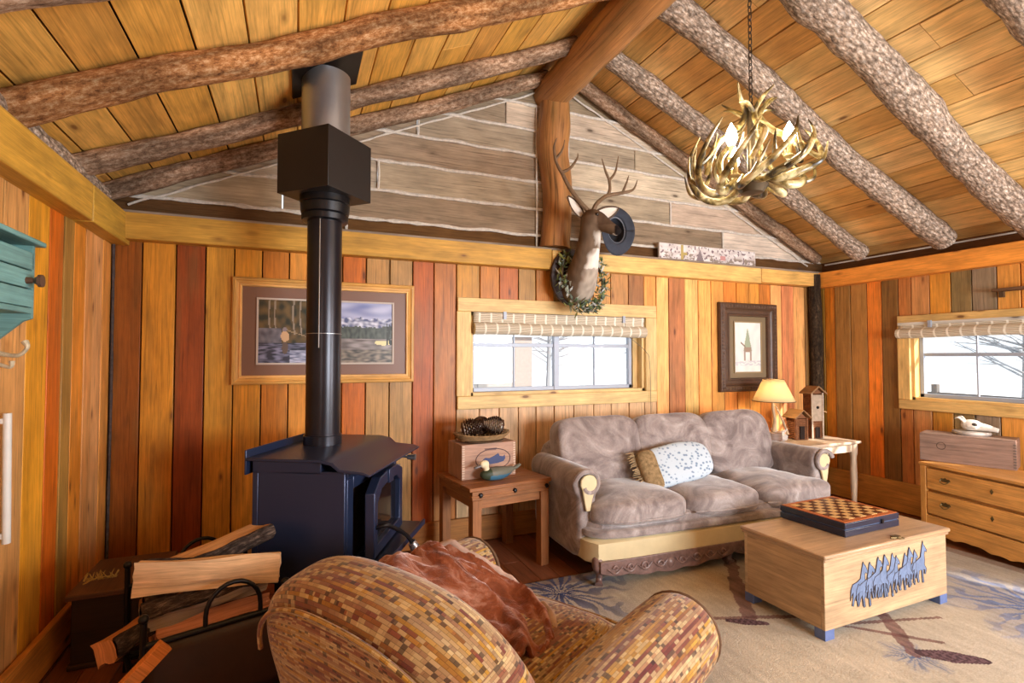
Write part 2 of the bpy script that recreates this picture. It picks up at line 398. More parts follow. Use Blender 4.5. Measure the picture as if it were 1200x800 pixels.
re_ = [YF, -2.0, -1.8, -1.6, -1.5, WS[0], -1.15, -.95, -.77, -.58, -.4, WS[1], -.06, .08, .25, .42, .6, .77, .92]
nR = len(re_) - 1
re_ += [1.10, 1.26, 1.42, 1.6, 1.76, 1.92, 2.07, 2.218, 2.368, 2.539, 2.693, 2.856, 3.009, 3.119, 3.273, 3.412, 3.58, 3.747, 3.86, 3.95]
rc = [random.choice([(206, 140, 60), (196, 150, 80), (214, 130, 50)]) for _ in range(nR)] + [(206, 140, 60)] * 7 + [(226, 130, 70), (226, 136, 78), (150, 130, 104), (138, 116, 74), (216, 130, 58), (200, 142, 84), (186, 120, 60), (120, 92, 44), (236, 118, 50), (162, 128, 64), (152, 122, 62), (232, 120, 46), (166, 104, 42)]
sidewall('wall_right', XR, 1, re_, rc, (WR, WS))
# the recessed boards above the side plates
m = M().box((XR + .16, (YB + YF) / 2, 2.38), (.04, YB - YF + .2, .36), None, lin((104, 66, 36)), 1)
m.tube([(XR + .13, YF, cz(XR + .13) - .03), (XR + .13, YB, cz(XR + .13) - .03)], .008, 6, col=(.9, .87, .8))
struct('wall_right_eave', m, WEATH)
m = M().box((XL - .2, (YB + YF) / 2, 2.38), (.04, YB - YF + .2, .36), None, lin((104, 66, 36)), 1); struct('wall_left_eave', m, WEATH)
# front wall behind the camera, with its big window opening
m = M()
for a, b, z0, z1 in ((XL, 2.2, 0, 2.9), (4.3, XR, 0, 2.9), (2.2, 4.3, 0, .8), (2.2, 4.3, 1.85, 2.9)):
    n = max(1, int((b - a) / .17))
    for i in range(n): m.box((a + (i + .5) * (b - a) / n, YF - .02, (z0 + z1) / 2), ((b - a) / n - .006, .04, z1 - z0), None, j((206, 140, 60)))
m.box((RX, YF - .1, 3.4), (6.6, .04, 1.2), None, lin((150, 130, 104)))
struct('wall_front', m, PLANK)
# floor
m = M(); x = XL - .1; i = 0
while x < XR + .1:
    y = YF - random.uniform(0, 1)
    while y < YB + .1:
        L = random.uniform(1.4, 2.4); y1 = min(y + L, YB + .1)
        m.box((x + .07, (y + y1) / 2, -.02), (.137, y1 - y - .003, .04), None, j(random.choice([(122, 70, 40), (110, 62, 36), (138, 82, 50), (128, 78, 52)]), .1)); y = y1
    x += .14
struct('floor', m, FLOORW, bevel=.002)
# ceiling boards: two slopes
for nm, s in (('ceiling_left', -1), ('ceiling_right', 1)):
    m = M(); d = 0; ang = math.atan(SL); Rm = Matrix.Rotation(s * ang, 3, 'Y'); wd = .232
    tot = 3.62
    while d < tot:
        xc = RX + s * (d + wd / 2) * cos(ang); zcn = RZ - (d + wd / 2) * sin(ang) + .014
        ys = [YF - .1]; y = YF + random.uniform(.3, 1.5)
        while y < YB: ys.append(y); y += random.uniform(2.2, 3.4)
        ys.append(YB + .12)
        for a, b in zip(ys, ys[1:]):
            cc = random.choice([(232, 176, 88), (224, 166, 76), (236, 186, 102), (216, 156, 76)]) if s < 0 else random.choice([(226, 178, 106), (232, 190, 122), (238, 200, 136), (214, 164, 94)])
            m.box((xc, (a + b) / 2, zcn + random.uniform(0, .004)), (wd - .009, b - a - .004, .028), Rm, j(cc), 1)
        d += wd
    xm = RX + s * tot / 2 * cos(ang); m.box((xm, (YF + YB) / 2, RZ - tot / 2 * sin(ang) + .055), (tot + .1, YB - YF + .3, .03), Rm, lin((30, 20, 12)), 1)
    struct(nm, m, CEIL, bevel=.002)
# plates, baseboards, corner log
def board(name, boxes, mat=TRIMW, **k):
    m = M()
    for c, d, col in boxes: m.box(c, d, None, j(col, .03))
    return struct(name, m, mat, bevel=.006, **k)
board('trim_plate_back', [((.45, YB - .03, 2.265), (3.03, .12, .17), (196, 148, 60)), ((3.15, YB - .03, 2.27), (2.36, .12, .15), (232, 188, 112)), ((4.79, YB - .03, 2.275), (.9, .12, .14), (236, 186, 104))])
board('trim_plate_back_ledge', [((2.1, YB + .01, 2.352), (6.3, .20, .022), (150, 134, 116))], WEATH)
board('trim_plate_left', [((XL + .03, .75, 2.25), (.12, 5.1, .195), (206, 158, 62)), ((XL + .03, 3.63, 2.25), (.12, .63, .195), (200, 156, 60))])
board('trim_plate_right', [((XR - .03, .87, 2.268), (.12, 6.1, .165), (232, 150, 62))])
board('baseboard_left', [((XL + .02, .87, .1), (.03, 6.1, .19), (214, 140, 56))])
board('baseboard_back', [((2.1, YB - .02, .1), (6.3, .03, .19), (170, 110, 50))])
board('baseboard_right', [((XR - .02, .87, .145), (.03, 6.1, .28), (206, 148, 70))])
m = M().tube([(5.14, YB - .05, 0), (5.15, YB - .06, 1.2), (5.14, YB - .05, 2.33)], .065, 12, ns=.15, sub=8); struct('trim_corner_log', m, DARKB)
m = M().tube([(XL + .012, YB - .012, 0), (XL + .016, YB - .014, 1.2), (XL + .012, YB - .012, 2.17)], .008, 7, ns=.4, fr=20, sub=14); struct('trim_corner_rope', m, plain('grey_chinking', (84, 76, 74), .9, 0, .1, .4, 40))
# ================================================================ LOG ROOF FRAME
def log(name, P, r, mat, label, ns=.22, fr=4, n=16, sub=12, cat='beam', group=None):
    o = obj(name, M().tube(P, r, n, ns=ns, fr=fr, sub=sub), mat); tag(o, label, cat, group); return o
log('ridge_log', [(2.0, 3.99, 3.70), (2.03, 3.2, 3.74), (2.06, 2.4, 3.79), (2.08, 1, 3.80), (2.1, YF, 3.80)], [.14, .15, .155, .16, .16], PEELED, 'thick peeled ridge log running along the peak of the ceiling', .12, 3)
log('post_log', [(2.03, YB - .03, 2.37), (2.04, YB - .03, 2.8), (2.0, YB - .03, 3.2), (2.02, YB - .05, 3.62)], [.13, .125, .135, .13], PEELED, 'upright peeled log post under the end of the ridge log', .15, 4)
gl = 'log rafters of the ceiling'
def rz(x, off): return cz(x) - off
for Y, r, mat, lab, xa in ((2.68, .075, BARKB, 'reddish peeling rafter log nearest on the left slope, above the metal flue', -1.12), (3.44, .062, BARKB2, 'brown rafter log on the left slope behind the metal flue, second from the gable', -1.12), (3.90, .06, BARKB2, 'slim rafter log on the left slope lying against the grey gable boards', -1.12), (1.99, .075, BARKB2, 'pale rafter log at the top left corner of the picture', -1.12)):
    P = []
    for t in range(7):
        x = xa + (1.95 - xa) * t / 6; P.append((x, Y + random.uniform(-.035, .035) * (0 if Y > 3.8 else 1), rz(x, r * 1.2) + random.uniform(-.012, .012)))
    log('rafter_log', P, [r * random.uniform(.94, 1.08) for _ in P], mat, lab, .15, 6, group=gl, cat='rafter')
for Y, r, mat, lab in ((3.90, .06, BARKB2, 'slim rafter log on the right slope lying against the grey gable boards'), (3.42, .082, BARKG, 'barky grey rafter log on the right slope, second from the gable, left of the chandelier'), (2.72, .095, BARKG, 'barky grey rafter log on the right slope passing behind the antler chandelier'), (2.10, .108, BARKG, 'thickest barky grey rafter log on the right slope, right of the chandelier'), (1.40, .105, BARKG, 'barky rafter log cut off by the top right corner of the picture')):
    P = []
    for t in range(7):
        x = 2.17 + (5.21 - 2.17) * t / 6; P.append((x, Y + random.uniform(-.02, .02) * (0 if Y > 3.8 else 1), rz(x, r * 1.1) + random.uniform(-.008, .008)))
    log('rafter_log', P, [r * random.uniform(.93, 1.07) for _ in P], mat, lab, .16, 7, group=gl, cat='rafter')
log('eave_log', [(XL - .05, YF + .1, 2.43), (XL - .06, 1, 2.43), (XL - .05, 2.5, 2.425), (XL - .04, 3.8, 2.42)], .075, BARKG, 'barky grey log lying on top of the left wall beam', .2, 6)
# ================================================================ WINDOWS
def window(name, axis, a0, a1, z0, z1, face, out, trim, tcol, mull, tw=.1):
    """axis 0: in the back wall (along x); 1: in the right wall (along y). face = wall plane, out = +1"""
    def P(a, d, z): return (a, face + d, z) if axis == 0 else (face + d, a, z)
    def D(la, ld, lz): return (la, ld, lz) if axis == 0 else (ld, la, lz)
    root = bpy.data.objects.new(name, None); COL.objects.link(root); root.location = P((a0 + a1) / 2, 0, z0); root['kind'] = 'structure'
    m = M(); e0, e1, f0, f1 = trim
    cc = lambda: j(tcol, .05)
    m.box(P((e0 + e1) / 2, -.012, (z1 + f1) / 2), D(e1 - e0, .036, f1 - z1 + .01), None, cc()); m.box(P((e0 + e1) / 2, -.012, (z0 + f0) / 2), D(e1 - e0, .036, z0 - f0 + .01), None, cc())
    m.box(P((e0 + a0) / 2, -.010, (z0 + z1) / 2), D(a0 - e0 + .01, .032, z1 - z0 - .01), None, cc()); m.box(P((e1 + a1) / 2, -.010, (z0 + z1) / 2), D(e1 - a1 + .01, .032, z1 - z0 - .01), None, cc())
    obj('window_trim', m, TRIMW, root, bevel=.005, world=True)
    m = M(); t = .03
    m.box(P((a0 + a1) / 2, .07, z0 + t / 2), D(a1 - a0, .13, t), None, cc()); m.box(P((a0 + a1) / 2, .07, z1 - t / 2), D(a1 - a0, .13, t), None, cc())
    m.box(P(a0 + t / 2, .07, (z0 + z1) / 2), D(t, .13, z1 - z0), None, cc()); m.box(P(a1 - t / 2, .07, (z0 + z1) / 2), D(t, .13, z1 - z0), None, cc())
    obj('window_jamb', m, TRIMW, root, world=True)
    m = M(); b0, b1, c0, c1 = a0 + .03, a1 - .03, z0 + .03, z1 - .03; s = .034
    if axis == 0: b1 -= .06
    am = (b0 + b1) / 2
    for z in (c0 + s / 2, c1 - s / 2): m.box(P((b0 + b1) / 2, .10, z), D(b1 - b0, .04, s))
    for a in (b0 + s / 2, b1 - s / 2): m.box(P(a, .10, (c0 + c1) / 2), D(s, .04, c1 - c0))
    m.box(P(am, .095, (c0 + c1) / 2), D(.05, .045, c1 - c0))
    for i in (0, 1):
        q0, q1 = (b0, am) if i == 0 else (am, b1)
        m.box(P((q0 + q1) / 2, .10, (c0 + c1) / 2), D(.014, .02, c1 - c0)); m.box(P((q0 + q1) / 2, .10, c0 + (c1 - c0) * .62), D(q1 - q0, .03, .03 if mull else .014))
    obj('sash', m, ALU, root, bevel=.003, world=True)
    m = M().box(P((b0 + b1) / 2, .108, (c0 + c1) / 2), D(b1 - b0, .004, c1 - c0)); obj('window_pane', m, GLASSM, root, world=True)
    if axis == 0:
        m = M().box(P(b1 + .035, .09, (c0 + c1) / 2), D(.05, .03, c1 - c0), None, j((222, 186, 124))); obj('filler_strip', m, TRIMW, root, world=True)
    return root
window('window_1', 0, WB[0], WB[1], WB[2], WB[3], YB, 1, (1.167, 3.077, 1.042, 1.915), (226, 192, 130), True)
window('window_2', 1, WR[0], WR[1], WR[2], WR[3], XR, 1, (1.12, 3.115, .972, 1.828), (220, 180, 112), True)
window('added_window', 1, WS[0], WS[1], WS[2], WS[3], XR, 1, (WS[0] - .1, WS[1] + .1, WS[2] - .1, WS[3] + .1), (224, 174, 96), False)  # unseen opening added so the sun throws a patch on the floor
# bamboo shades
kb = N('bamboo', .7); uvc = kb.co('UV', (1, 1, 1)); wv = kb.n('ShaderNodeTexWave', bands_direction='Y'); wv.inputs['Scale'].default_value = 28; wv.inputs['Distortion'].default_value = 1.2; kb.l(uvc, wv.inputs[0])
wx = kb.n('ShaderNodeTexWave', bands_direction='X'); wx.inputs['Scale'].default_value = 3.2; wx.inputs['Distortion'].default_value = .4; kb.l(uvc, wx.inputs[0])
cb = kb.ramp(wv.outputs[1], [(.2, rgba((148, 130, 104))), (.6, rgba((222, 212, 190)))]); cb = kb.mix(kb.ramp(wx.outputs[1], [(.9, G(0)), (.97, G(.8))]), cb, rgba((244, 240, 226))); kb.base(cb); kb.bump(wv.outputs[1], .5, .004); BAMBOO = kb.m
def shade(axis, a0, a1, zt, zb, rr, face, label):
    t = thing('bamboo_shade', label, 'window shade', (((a0 + a1) / 2, face - .02, zt) if axis == 0 else (face - .02, (a0 + a1) / 2, zt)), 0, 'bamboo roll shades')
    def P(a, d, z): return (a, face + d, z) if axis == 0 else (face + d, a, z)
    n = 40
    m = M().grid(lambda u, v: P(a0 + (a1 - a0) * u, -.02 - .004 * sin(v * 9), zt - (zt - zb) * v), n, 8, uvs=(a1 - a0, zt - zb)); obj('valance', m, BAMBOO, t, solid=.006, world=True)
    m = M().tube([P(a0 + (a1 - a0) * k / 12, -.028 , zb - rr * .5 + .003 * sin(k)) for k in range(13)], rr, 14); obj('rolled_slats', m, BAMBOO, t, world=True)
    m = M().box(P((a0 + a1) / 2, -.015, zt - .01), (a1 - a0, .022, .025) if axis == 0 else (.022, a1 - a0, .025), None, lin((200, 196, 186))); obj('head_rail', m, WEATH, t, world=True)
    for f in (.16, .86):
        a = a0 + (a1 - a0) * f; m = M().box(P(a, -.034, zt - .02), (.025, .02, .06) if axis == 0 else (.02, .025, .06)); obj('cord_clip', m, ALU, t, world=True)
    a = a1 - (a1 - a0) * .14 if axis == 0 else a0 + .3
    m = M().tube([P(a, -.05, zt - .05), P(a + .03, -.055, zt - .16), P(a + .22, -.05, zt - .30), P(a + .27, -.05, zt - .42), P(a + .28, -.05, zt - .9)], .0025, 5, sub=6); obj('pull_cord', m, plain('cord', (120, 110, 92), .8), t, world=True)
    return t
shade(0, 1.30, 2.94, 1.805, 1.70, .05, YB - .0, 'bamboo roll shade, half rolled up, in the window above the sofa')
shade(1, 1.16, 3.10, 1.765, 1.69, .045, XR - .02, 'bamboo roll shade in the window on the right wall above the dresser')
# outdoors: snow, fence, sheds, pale trees
SNOW = plain('snow', (240, 244, 250), .9, 0, .2, .06, .6, False, .3)
m = M().grid(lambda u, v: (-60 + 130 * u, -40 + 110 * v, -.45 + .5 * noise.noise(Vector((u * 9, v * 9, 0)))), 60, 60)
def snowz(x, y): return -.45 + .5 * noise.noise(Vector(((x + 60) / 130 * 9, (y + 40) / 110 * 9, 0)))
m.v = [(x, y, z if not (XL - 1 < x < XR + 1 and YF - 1 < y < YB + 1) else -.5) for x, y, z in m.v]
so = struct('ground_snow', m, SNOW); so['kind'] = 'structure'
FENCE = plain('weathered_fence', (92, 88, 86), .8)
for nm, (xa, ya, xb, yb), lab in (('rail_fence', (-3, 15, 5.0, 14.5), 'snowy wooden rail fence seen through the left half of the back window'), ('rail_fence', (14, -3, 14.5, 12), 'snowy wooden rail fence seen through the right wall window')):
    t = thing(nm, lab, 'fence', (xa, ya, snowz(xa, ya))); L = hypot(xb - xa, yb - ya); n = max(3, int(L / 2)); 
    for i in range(n + 1):
        x, y = xa + (xb - xa) * i / n, ya + (yb - ya) * i / n; z = snowz(x, y)
        obj('post', M().box((x, y, z + .5), (.12, .12, 1.2)), FENCE, t, world=True)
    for h in (.4, .7, 1.0):
        obj('rail', M().tube([(xa, ya, snowz(xa, ya) + h), (xb, yb, snowz(xb, yb) + h)], .05, 6), FENCE, t, world=True)
shed = thing('shed', 'pale shed in the snow seen through the middle of the back window', 'shed', (8.2, 24, snowz(8.2, 24)))
obj('wall', M().box((8.2, 24, .95), (4.4, 3, 3.0)), plain('shed_wall', (128, 120, 116), .8), shed, world=True)
obj('roof', M().prism([(-2.6, 0), (2.6, 0), (0, 1.4)], 3.6, mat4((8.2, 25.8, 2.4), (1, 0, 0), (0, 0, 1)), (1, 1, 1)), SNOW, shed, world=True)
obj('door', M().box((7.6, 22.47, .5), (1.0, .06, 2.0)), FENCE, shed, world=True)
TREEM = plain('frosted_branches', (132, 134, 138), .9); 
def tree(x, y, h, lab, s):
    rnd = random.Random(s); t = thing('frosted_tree', lab, 'tree', (x, y, snowz(x, y) - .1), 0, 'frosted trees outside the windows')
    m = M(); tr = M().tube([(0, 0, 0), (.1, 0, h * .5), (0, .1, h)], [.16, .11, .03], 7, sub=4); obj('trunk', tr, TREEM, t)
    for k in range(60):
        z0 = h * rnd.uniform(.2, .98); a = rnd.uniform(0, 6.28); L = (h - z0) * .35 + .35
        p = Vector((cos(a) * L, sin(a) * L, z0 + L * rnd.uniform(.1, .6)))
        m.tube([(0, 0, z0), tuple((p + Vector((0, 0, z0))) / 2), tuple(p)], [.03, .02, .006], 4)
        for q in range(4):
            b = a + rnd.uniform(-1, 1); st = Vector((0, 0, z0)).lerp(p, rnd.uniform(.3, .9)); m.tube([tuple(st), tuple(st + Vector((cos(b) * L * .4, sin(b) * L * .4, rnd.uniform(0, .4))))], [.014, .004], 4)
    obj('branches', m, TREEM, t)
for i, (x, y, h, lab) in enumerate(((1.2, 17.5, 5, 'frosted bare tree behind the rail fence, at the left of the back window'), (13.5, 27, 7, 'frosted bare tree right of the shed in the back window'), (4.6, 21, 6, 'frosted bare tree just left of the shed in the back window'), (15.5, 19, 6, 'frosted bare tree at the right edge of the back window'), (18, 7.5, 5, 'frosted bare tree in the left half of the right wall window'), (19, 3.2, 6, 'frosted bare tree in the right half of the right wall window'))): tree(x, y, h, lab, i)
# ================================================================ RUG
def seg_d(px, py, a, b):
    vx, vy = b[0] - a[0], b[1] - a[1]; t = max(0, min(1, ((px - a[0]) * vx + (py - a[1]) * vy) / (vx * vx + vy * vy))); return hypot(px - a[0] - t * vx, py - a[1] - t * vy), t
RU = (1.25, 4.58, -.6, 3.05)
bursts = [(1.50, 2.85, .55, (44, 60, 104)), (3.95, 1.62, .62, (92, 112, 156)), (2.76, 1.60, .16, (92, 108, 140)), (1.9, .3, .5, (92, 112, 156))]
sticks = [((2.86, 2.85), (2.32, 2.18), .042), ((2.15, 2.25), (3.05, 1.92), .016), ((3.05, 1.92), (2.79, 1.62), .03), ((2.70, 1.95), (3.02, 1.62), .015), ((2.7, 1.95), (3.3, 1.78), .012)]
cones = [((2.83, 1.60), (3.02, 1.45), .05), ((2.2, 2.2), (2.36, 2.1), .03)]
base = lin((192, 180, 160)); gold = lin((196, 158, 92)); gray = lin((168, 160, 148))
def rugcol(u, v):
    x = RU[0] + (RU[1] - RU[0]) * u; y = RU[2] + (RU[3] - RU[2]) * v
    n1 = noise.noise(Vector((x * 1.1, y * 1.1, 0))); n2 = noise.noise(Vector((x * 30, y * 9, 4))); n3 = noise.noise(Vector((x * 5, y * 5, 9)))
    c = Vector(base).lerp(Vector(gray), max(0, min(1, .5 + n1 * 1.6)))
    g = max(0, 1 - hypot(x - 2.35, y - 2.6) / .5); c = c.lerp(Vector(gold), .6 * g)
    c *= 1 + .16 * n2 + .12 * n3
    e = min(x - RU[0], RU[1] - x, RU[3] - y)
    if e < .1: c = c.lerp(Vector(lin((120, 84, 66))), .55)
    for bx, by, br, bc in bursts:
        d = hypot(x - bx, y - by)
        if d < br:
            a = atan2(y - by, x - bx); s = .5 + .5 * sin(a * 19 + 5 * noise.noise(Vector((a * 3, d * 9, bx)))) ; lim = br * (.55 + .45 * abs(sin(a * 3 + bx)))
            k = max(0, 1 - d / lim) ** .45 * (.35 + .65 * (1 if s > .38 + .4 * d / br else 0))
            if d < lim: c = c.lerp(Vector(lin(bc)) * (1 + .5 * n2), min(1, k))
    for a, b, r in sticks:
        d, t = seg_d(x, y, a, b)
        if d < r * (1 + .5 * n3 + .5 * noise.noise(Vector((x * 14, y * 14, 2)))): c = c.lerp(Vector(lin((116, 80, 76))) * (1 + .6 * n2), .8)
    for a, b, r in cones:
        d, t = seg_d(x, y, a, b)
        if d < r * (1.15 - abs(t - .45)): c = Vector(lin((96, 74, 78))) * (.7 + .6 * (sin(t * 40) * sin(d * 200) > 0))
    return tuple(max(0, q) for q in c)
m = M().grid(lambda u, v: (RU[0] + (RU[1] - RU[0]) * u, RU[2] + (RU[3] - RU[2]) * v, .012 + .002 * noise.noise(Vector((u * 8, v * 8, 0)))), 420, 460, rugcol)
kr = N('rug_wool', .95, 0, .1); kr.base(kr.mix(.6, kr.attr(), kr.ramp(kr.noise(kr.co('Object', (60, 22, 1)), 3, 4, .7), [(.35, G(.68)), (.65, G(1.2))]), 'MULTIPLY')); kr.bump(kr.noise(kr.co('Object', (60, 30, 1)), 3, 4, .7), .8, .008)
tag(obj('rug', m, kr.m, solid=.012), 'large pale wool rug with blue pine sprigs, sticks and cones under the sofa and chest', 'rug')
# ================================================================ SOFA
kf = N('taupe_velvet', .85, 0, .2); kf.b.inputs['Sheen Weight'].default_value = .5; kf.b.inputs['Sheen Roughness'].default_value = .4
n1 = kf.noise(kf.co('Object'), 3.5, 6, .6, 2.2); n2 = kf.noise(kf.co('Object'), 90, 3, .6)
cf = kf.ramp(n1, [(.35, rgba((116, 104, 102))), (.55, rgba((152, 140, 136))), (.72, rgba((180, 170, 166)))]); cf = kf.mix(.35, cf, kf.ramp(n2, [(.3, G(.75)), (.7, G(1.15))]), 'MULTIPLY'); kf.base(cf); kf.bump(n2, .3, .004); VELVET = kf.m
CREAM = plain('cream_leather', (206, 190, 150), .5, 0, .4, .14, 5, False, .1)
CARVED = plain('carved_walnut', (122, 96, 90), .34, 0, .6, .45, 25, False, .3)
SB = (1.69, 3.79, .012)   # sofa origin: back left corner, local x right, local y towards the room is -y
sofa = thing('sofa', 'three-seat taupe velvet sofa with rolled arms and carved wooden rail under the back window', 'sofa', SB, radians(-2.0))
W, Dp = 2.30, .98      # width, depth
obj('frame', M().puff((W / 2, -.5, .30), (W / 2 - .07, .45, .10), p=8, n=10), VELVET, sofa)
def bandf(x0, x1):
    m = M(); n = 40
    def f(u, v):
        x = x0 + (x1 - x0) * u; e = min((x - x0), (x1 - x)); r = .06; dy = -(r - sqrt(max(0, r * r - max(0, r - e) ** 2))) if e < r else 0
        return (x, -Dp - .015 - dy * 1.0 - .012 * sin(pi * v), .17 + .14 * v)
    m.grid(f, n, 6); return m
obj('front_band', M().puff((W / 2, -.545, .205), (W / 2 - .05, .445, .082), p=14, n=12), CREAM, sofa)
obj('seat_deck', M().puff((W / 2, -.55, .312), (W / 2 - .055, .448, .032), p=8, n=12), VELVET, sofa)
# seat back frame
bm_ = M(); bm_.puff((W / 2, -.12, .48), (W / 2 - .1, .10, .34), p=7, n=14); obj('back_frame', bm_, VELVET, sofa)
# arms: rolled, running front to back
def arm(x, s):
    m = M(); ptop = [(x, -.10, .60), (x, -.35, .605), (x, -.62, .61), (x + s * .0, -.83, .61)]
    m.tube(ptop, [.10, .10, .10, .102], 20, sub=5, up=(0, 0, 1)); m.puff((x - s * .005, -.46, .36), (.075, .375, .24), p=8, n=10)
    return obj('armrest', m, VELVET, sofa, remesh=.018, colfn=lambda c: W1, angle=70)
for x, s in ((.10, -1), (W - .10, 1)):
    a = arm(x, s)
    m = M(); R = Matrix.Rotation(pi / 2, 3, 'X')
    prof = []                                       # scroll-shaped cream facing
    for k in range(26):
        t = k / 25 * 5.2 - .5; rr = .088 * (1 - .10 * k / 25); prof.append((s * -cos(t) * rr * -1, sin(t) * rr))
    poly = [(s * .085, .0), (s * .078, .05), (s * .045, .082), (0, .092), (-s * .05, .078), (-s * .083, .035), (-s * .085, -.02), (-s * .06, -.05), (-s * .03, -.10), (-s * .012, -.17), (s * .03, -.17), (s * .05, -.10), (s * .065, -.05)]
    if s < 0: poly = poly[::-1]
    obj('arm_facing', M().prism([(p[0] * .72, p[1] * .72 if p[1] > -.1 else p[1]) for p in poly[::-1]], .018, mat4((x, -.842, .61), (1, 0, 0), (0, 0, 1))), CREAM, a, bevel=.006)
    sp = [(x + s * (.1 - .0025 * k) * cos(pi * .1 + k * .22 * 1) , -.852, .61 + (.1 - .0025 * k) * sin(pi * .1 + k * .22)) for k in range(26)]
    obj('arm_piping', M().tube(sp, [.016] * 26, 8), VELVET, a)
cw = (W - .38) / 3
for i in range(3):
    x = .19 + cw * (i + .5); wv_ = (.010, .018, .016)[i]
    def md(X, Y, Z, v, i=i):
        z = v.z * (1 - .18 * abs(X) ** 3) * (1 - .1 * max(0, Y)) + (.022 * (1 - X * X) * (1 - Y * Y) if Z > 0 else 0)
        tx = .085 * max(0, min(1, (-Y - .35) / .25)) * (max(0, -X) if i == 0 else max(0, X) if i == 2 else 0) * (-1 if i == 0 else 1)
        return (v.x + tx, v.y + .0, z - .012 * (i > 0))
    sc = obj('seat_cushion', M().puff((x, -.61, .425), (cw / 2 + .008, .385, .092), p=4.6, n=22, wr=wv_, wf=5, mod=md), VELVET, sofa, sub=1)
    zz = .425 - .035
    e = [(x - cw / 2 * .93, -.61 - .36, zz), (x - cw / 2 * .4, -.61 - .392, zz), (x, -.61 - .396, zz), (x + cw / 2 * .4, -.61 - .392, zz), (x + cw / 2 * .93, -.61 - .36, zz)]
    obj('cushion_piping', M().tube(e, .006, 6, sub=5), VELVET, sc)
for i in range(3):
    x = .15 + (W - .30) / 3 * (i + .5); hw = (W - .30) / 6
    Rb = Matrix.Rotation(radians(-14), 3, 'X')
    def mb_(X, Y, Z, v, i=i):
        k = 1 - .10 * max(0, Z) ** 2 * abs(X) ** 2; z = v.z + .025 * (1 - X * X) * (Z > 0)
        return (v.x * (1 + .03 * (1 - Z * Z)), v.y * (1 - .35 * max(0, Z) ** 3) , z)
    bc = obj('back_cushion', M().puff((x, -.30, .70), (hw + .012, .115, .255), Rb, p=(8, 7, 6)[i], n=22, wr=.016, wf=4.5, mod=mb_), VELVET, sofa, sub=1)
# carved rail: scalloped apron with raised scrolls
ap = []; n = 96; x0, x1 = .10, W - .10
for k in range(n + 1):
    t = k / n; x = x0 + (x1 - x0) * t; seg_ = (t * 2) % 1; d = .04 + .042 * sin(pi * seg_) ** 1.0 + .014 * abs(sin(pi * seg_ * 5))
    ap.append((x, -d))
poly = [(x0, 0.028)] + ap + [(x1, 0.028)]
rail = obj('carved_rail', M().prism(poly, .03, mat4((0, -Dp + .01, .135), (1, 0, 0), (0, 0, 1))), CARVED, sofa, bevel=.004)
for half in (0, 1):
    m = M()
    cx0 = x0 + (x1 - x0) * (half * .5 + .25)
    for s in (-1, 1):
        for q, (dx, r_) in enumerate(((.08, .028), (.20, .03), (.31, .024), (.42, .018))):
            c0 = Vector((cx0 + s * dx, -Dp - .024, .105 + .006 * q - .006)); P = []
            for k in range(16):
                a = k * .42; rr = r_ * (1 - k / 20); P.append((c0.x + s * rr * cos(a), c0.y, c0.z + rr * sin(a)))
            m.tube(P, [.0085 - .0003 * k for k in range(16)], 6)
            m.tube([(c0.x - s * .05, c0.y, .125), (c0.x, c0.y, .085), (c0.x + s * .06, c0.y, .12)], [.003, .008, .003], 6, sub=4)
    m.lathe([(.0, -.012), (.03, -.01), (.034, 0), (.02, .012), (0, .014)], 12, (cx0, -Dp - .02, .095), Matrix.Rotation(pi / 2, 3, 'X'))
    obj('scroll_carving', m, CARVED, rail)
def cab(x, y, sx):
    return M().tube([(x, y, .16), (x + .012 * sx, y - .022, .12), (x - .006 * sx, y - .005, .065), (x, y - .012, .03), (x + .01 * sx, y - .03, .014)], [.042, .036, .022, .02, .026], 12, sub=5)
for x, y, sx in ((.12, -.93, -1), (W / 2, -.94, 0), (W - .12, -.93, 1), (.12, -.1, -1), (W - .12, -.1, 1)): obj('leg', cab(x, y, sx), CARVED, sofa)
# throw pillow with fringe
kp = N('block_print_cotton', .9, 0, .1); vo = kp.n('ShaderNodeTexVoronoi'); vo.inputs['Scale'].default_value = 30; kp.l(kp.co('Object', (1, 1, 1.3)), vo.inputs['Vector'])
kp.base(kp.mix(kp.ramp(vo.outputs['Distance'], [(.25, G(.85)), (.38, G(0))]), rgba((184, 196, 206)), rgba((104, 124, 150)))); 
tp = thing('throw_pillow', 'pale blue printed lumbar pillow with tan fringe leaning on the sofa', 'pillow', (2.66, 3.17, .52), radians(-9))
Rp = Matrix.Rotation(radians(-30), 3, 'X') @ Matrix.Rotation(radians(-9), 3, 'Y')
obj('cover', M().puff((0, 0, .12), (.31, .062, .155), Rp, p=3.0, n=16, wr=.012, mod=lambda X, Y, Z, v: (v.x * (1 + .04 * Z * Z), v.y * (1 - .3 * abs(X) ** 4), v.z * (1 + .05 * X * X))), kp.m, tp, sub=1)
m = M()
for k in range(34):
    z = -.15 + .30 * k / 33; p = Rp @ Vector((-.305, 0, z)) + Vector((0, 0, .12)); q = p + Rp @ Vector((-.05 - random.uniform(0, .025), random.uniform(-.02, .02), random.uniform(-.02, .012) ))
    m.tube([tuple(p), tuple((p + q) / 2 + Vector((0, -.006, .004))), tuple(q)], [.006, .005, .003], 5)
obj('fringe', m, plain('tan_fringe', (150, 128, 96), .9), tp)
obj('striped_end', M().puff(tuple(Rp @ Vector((-.225, -.004, 0)) + Vector((0, 0, .12))), (.09, .058, .15), Rp, p=3.2, n=10), plain('tan_stripe', (146, 122, 88), .9, 0, .1, .5, 40), tp)
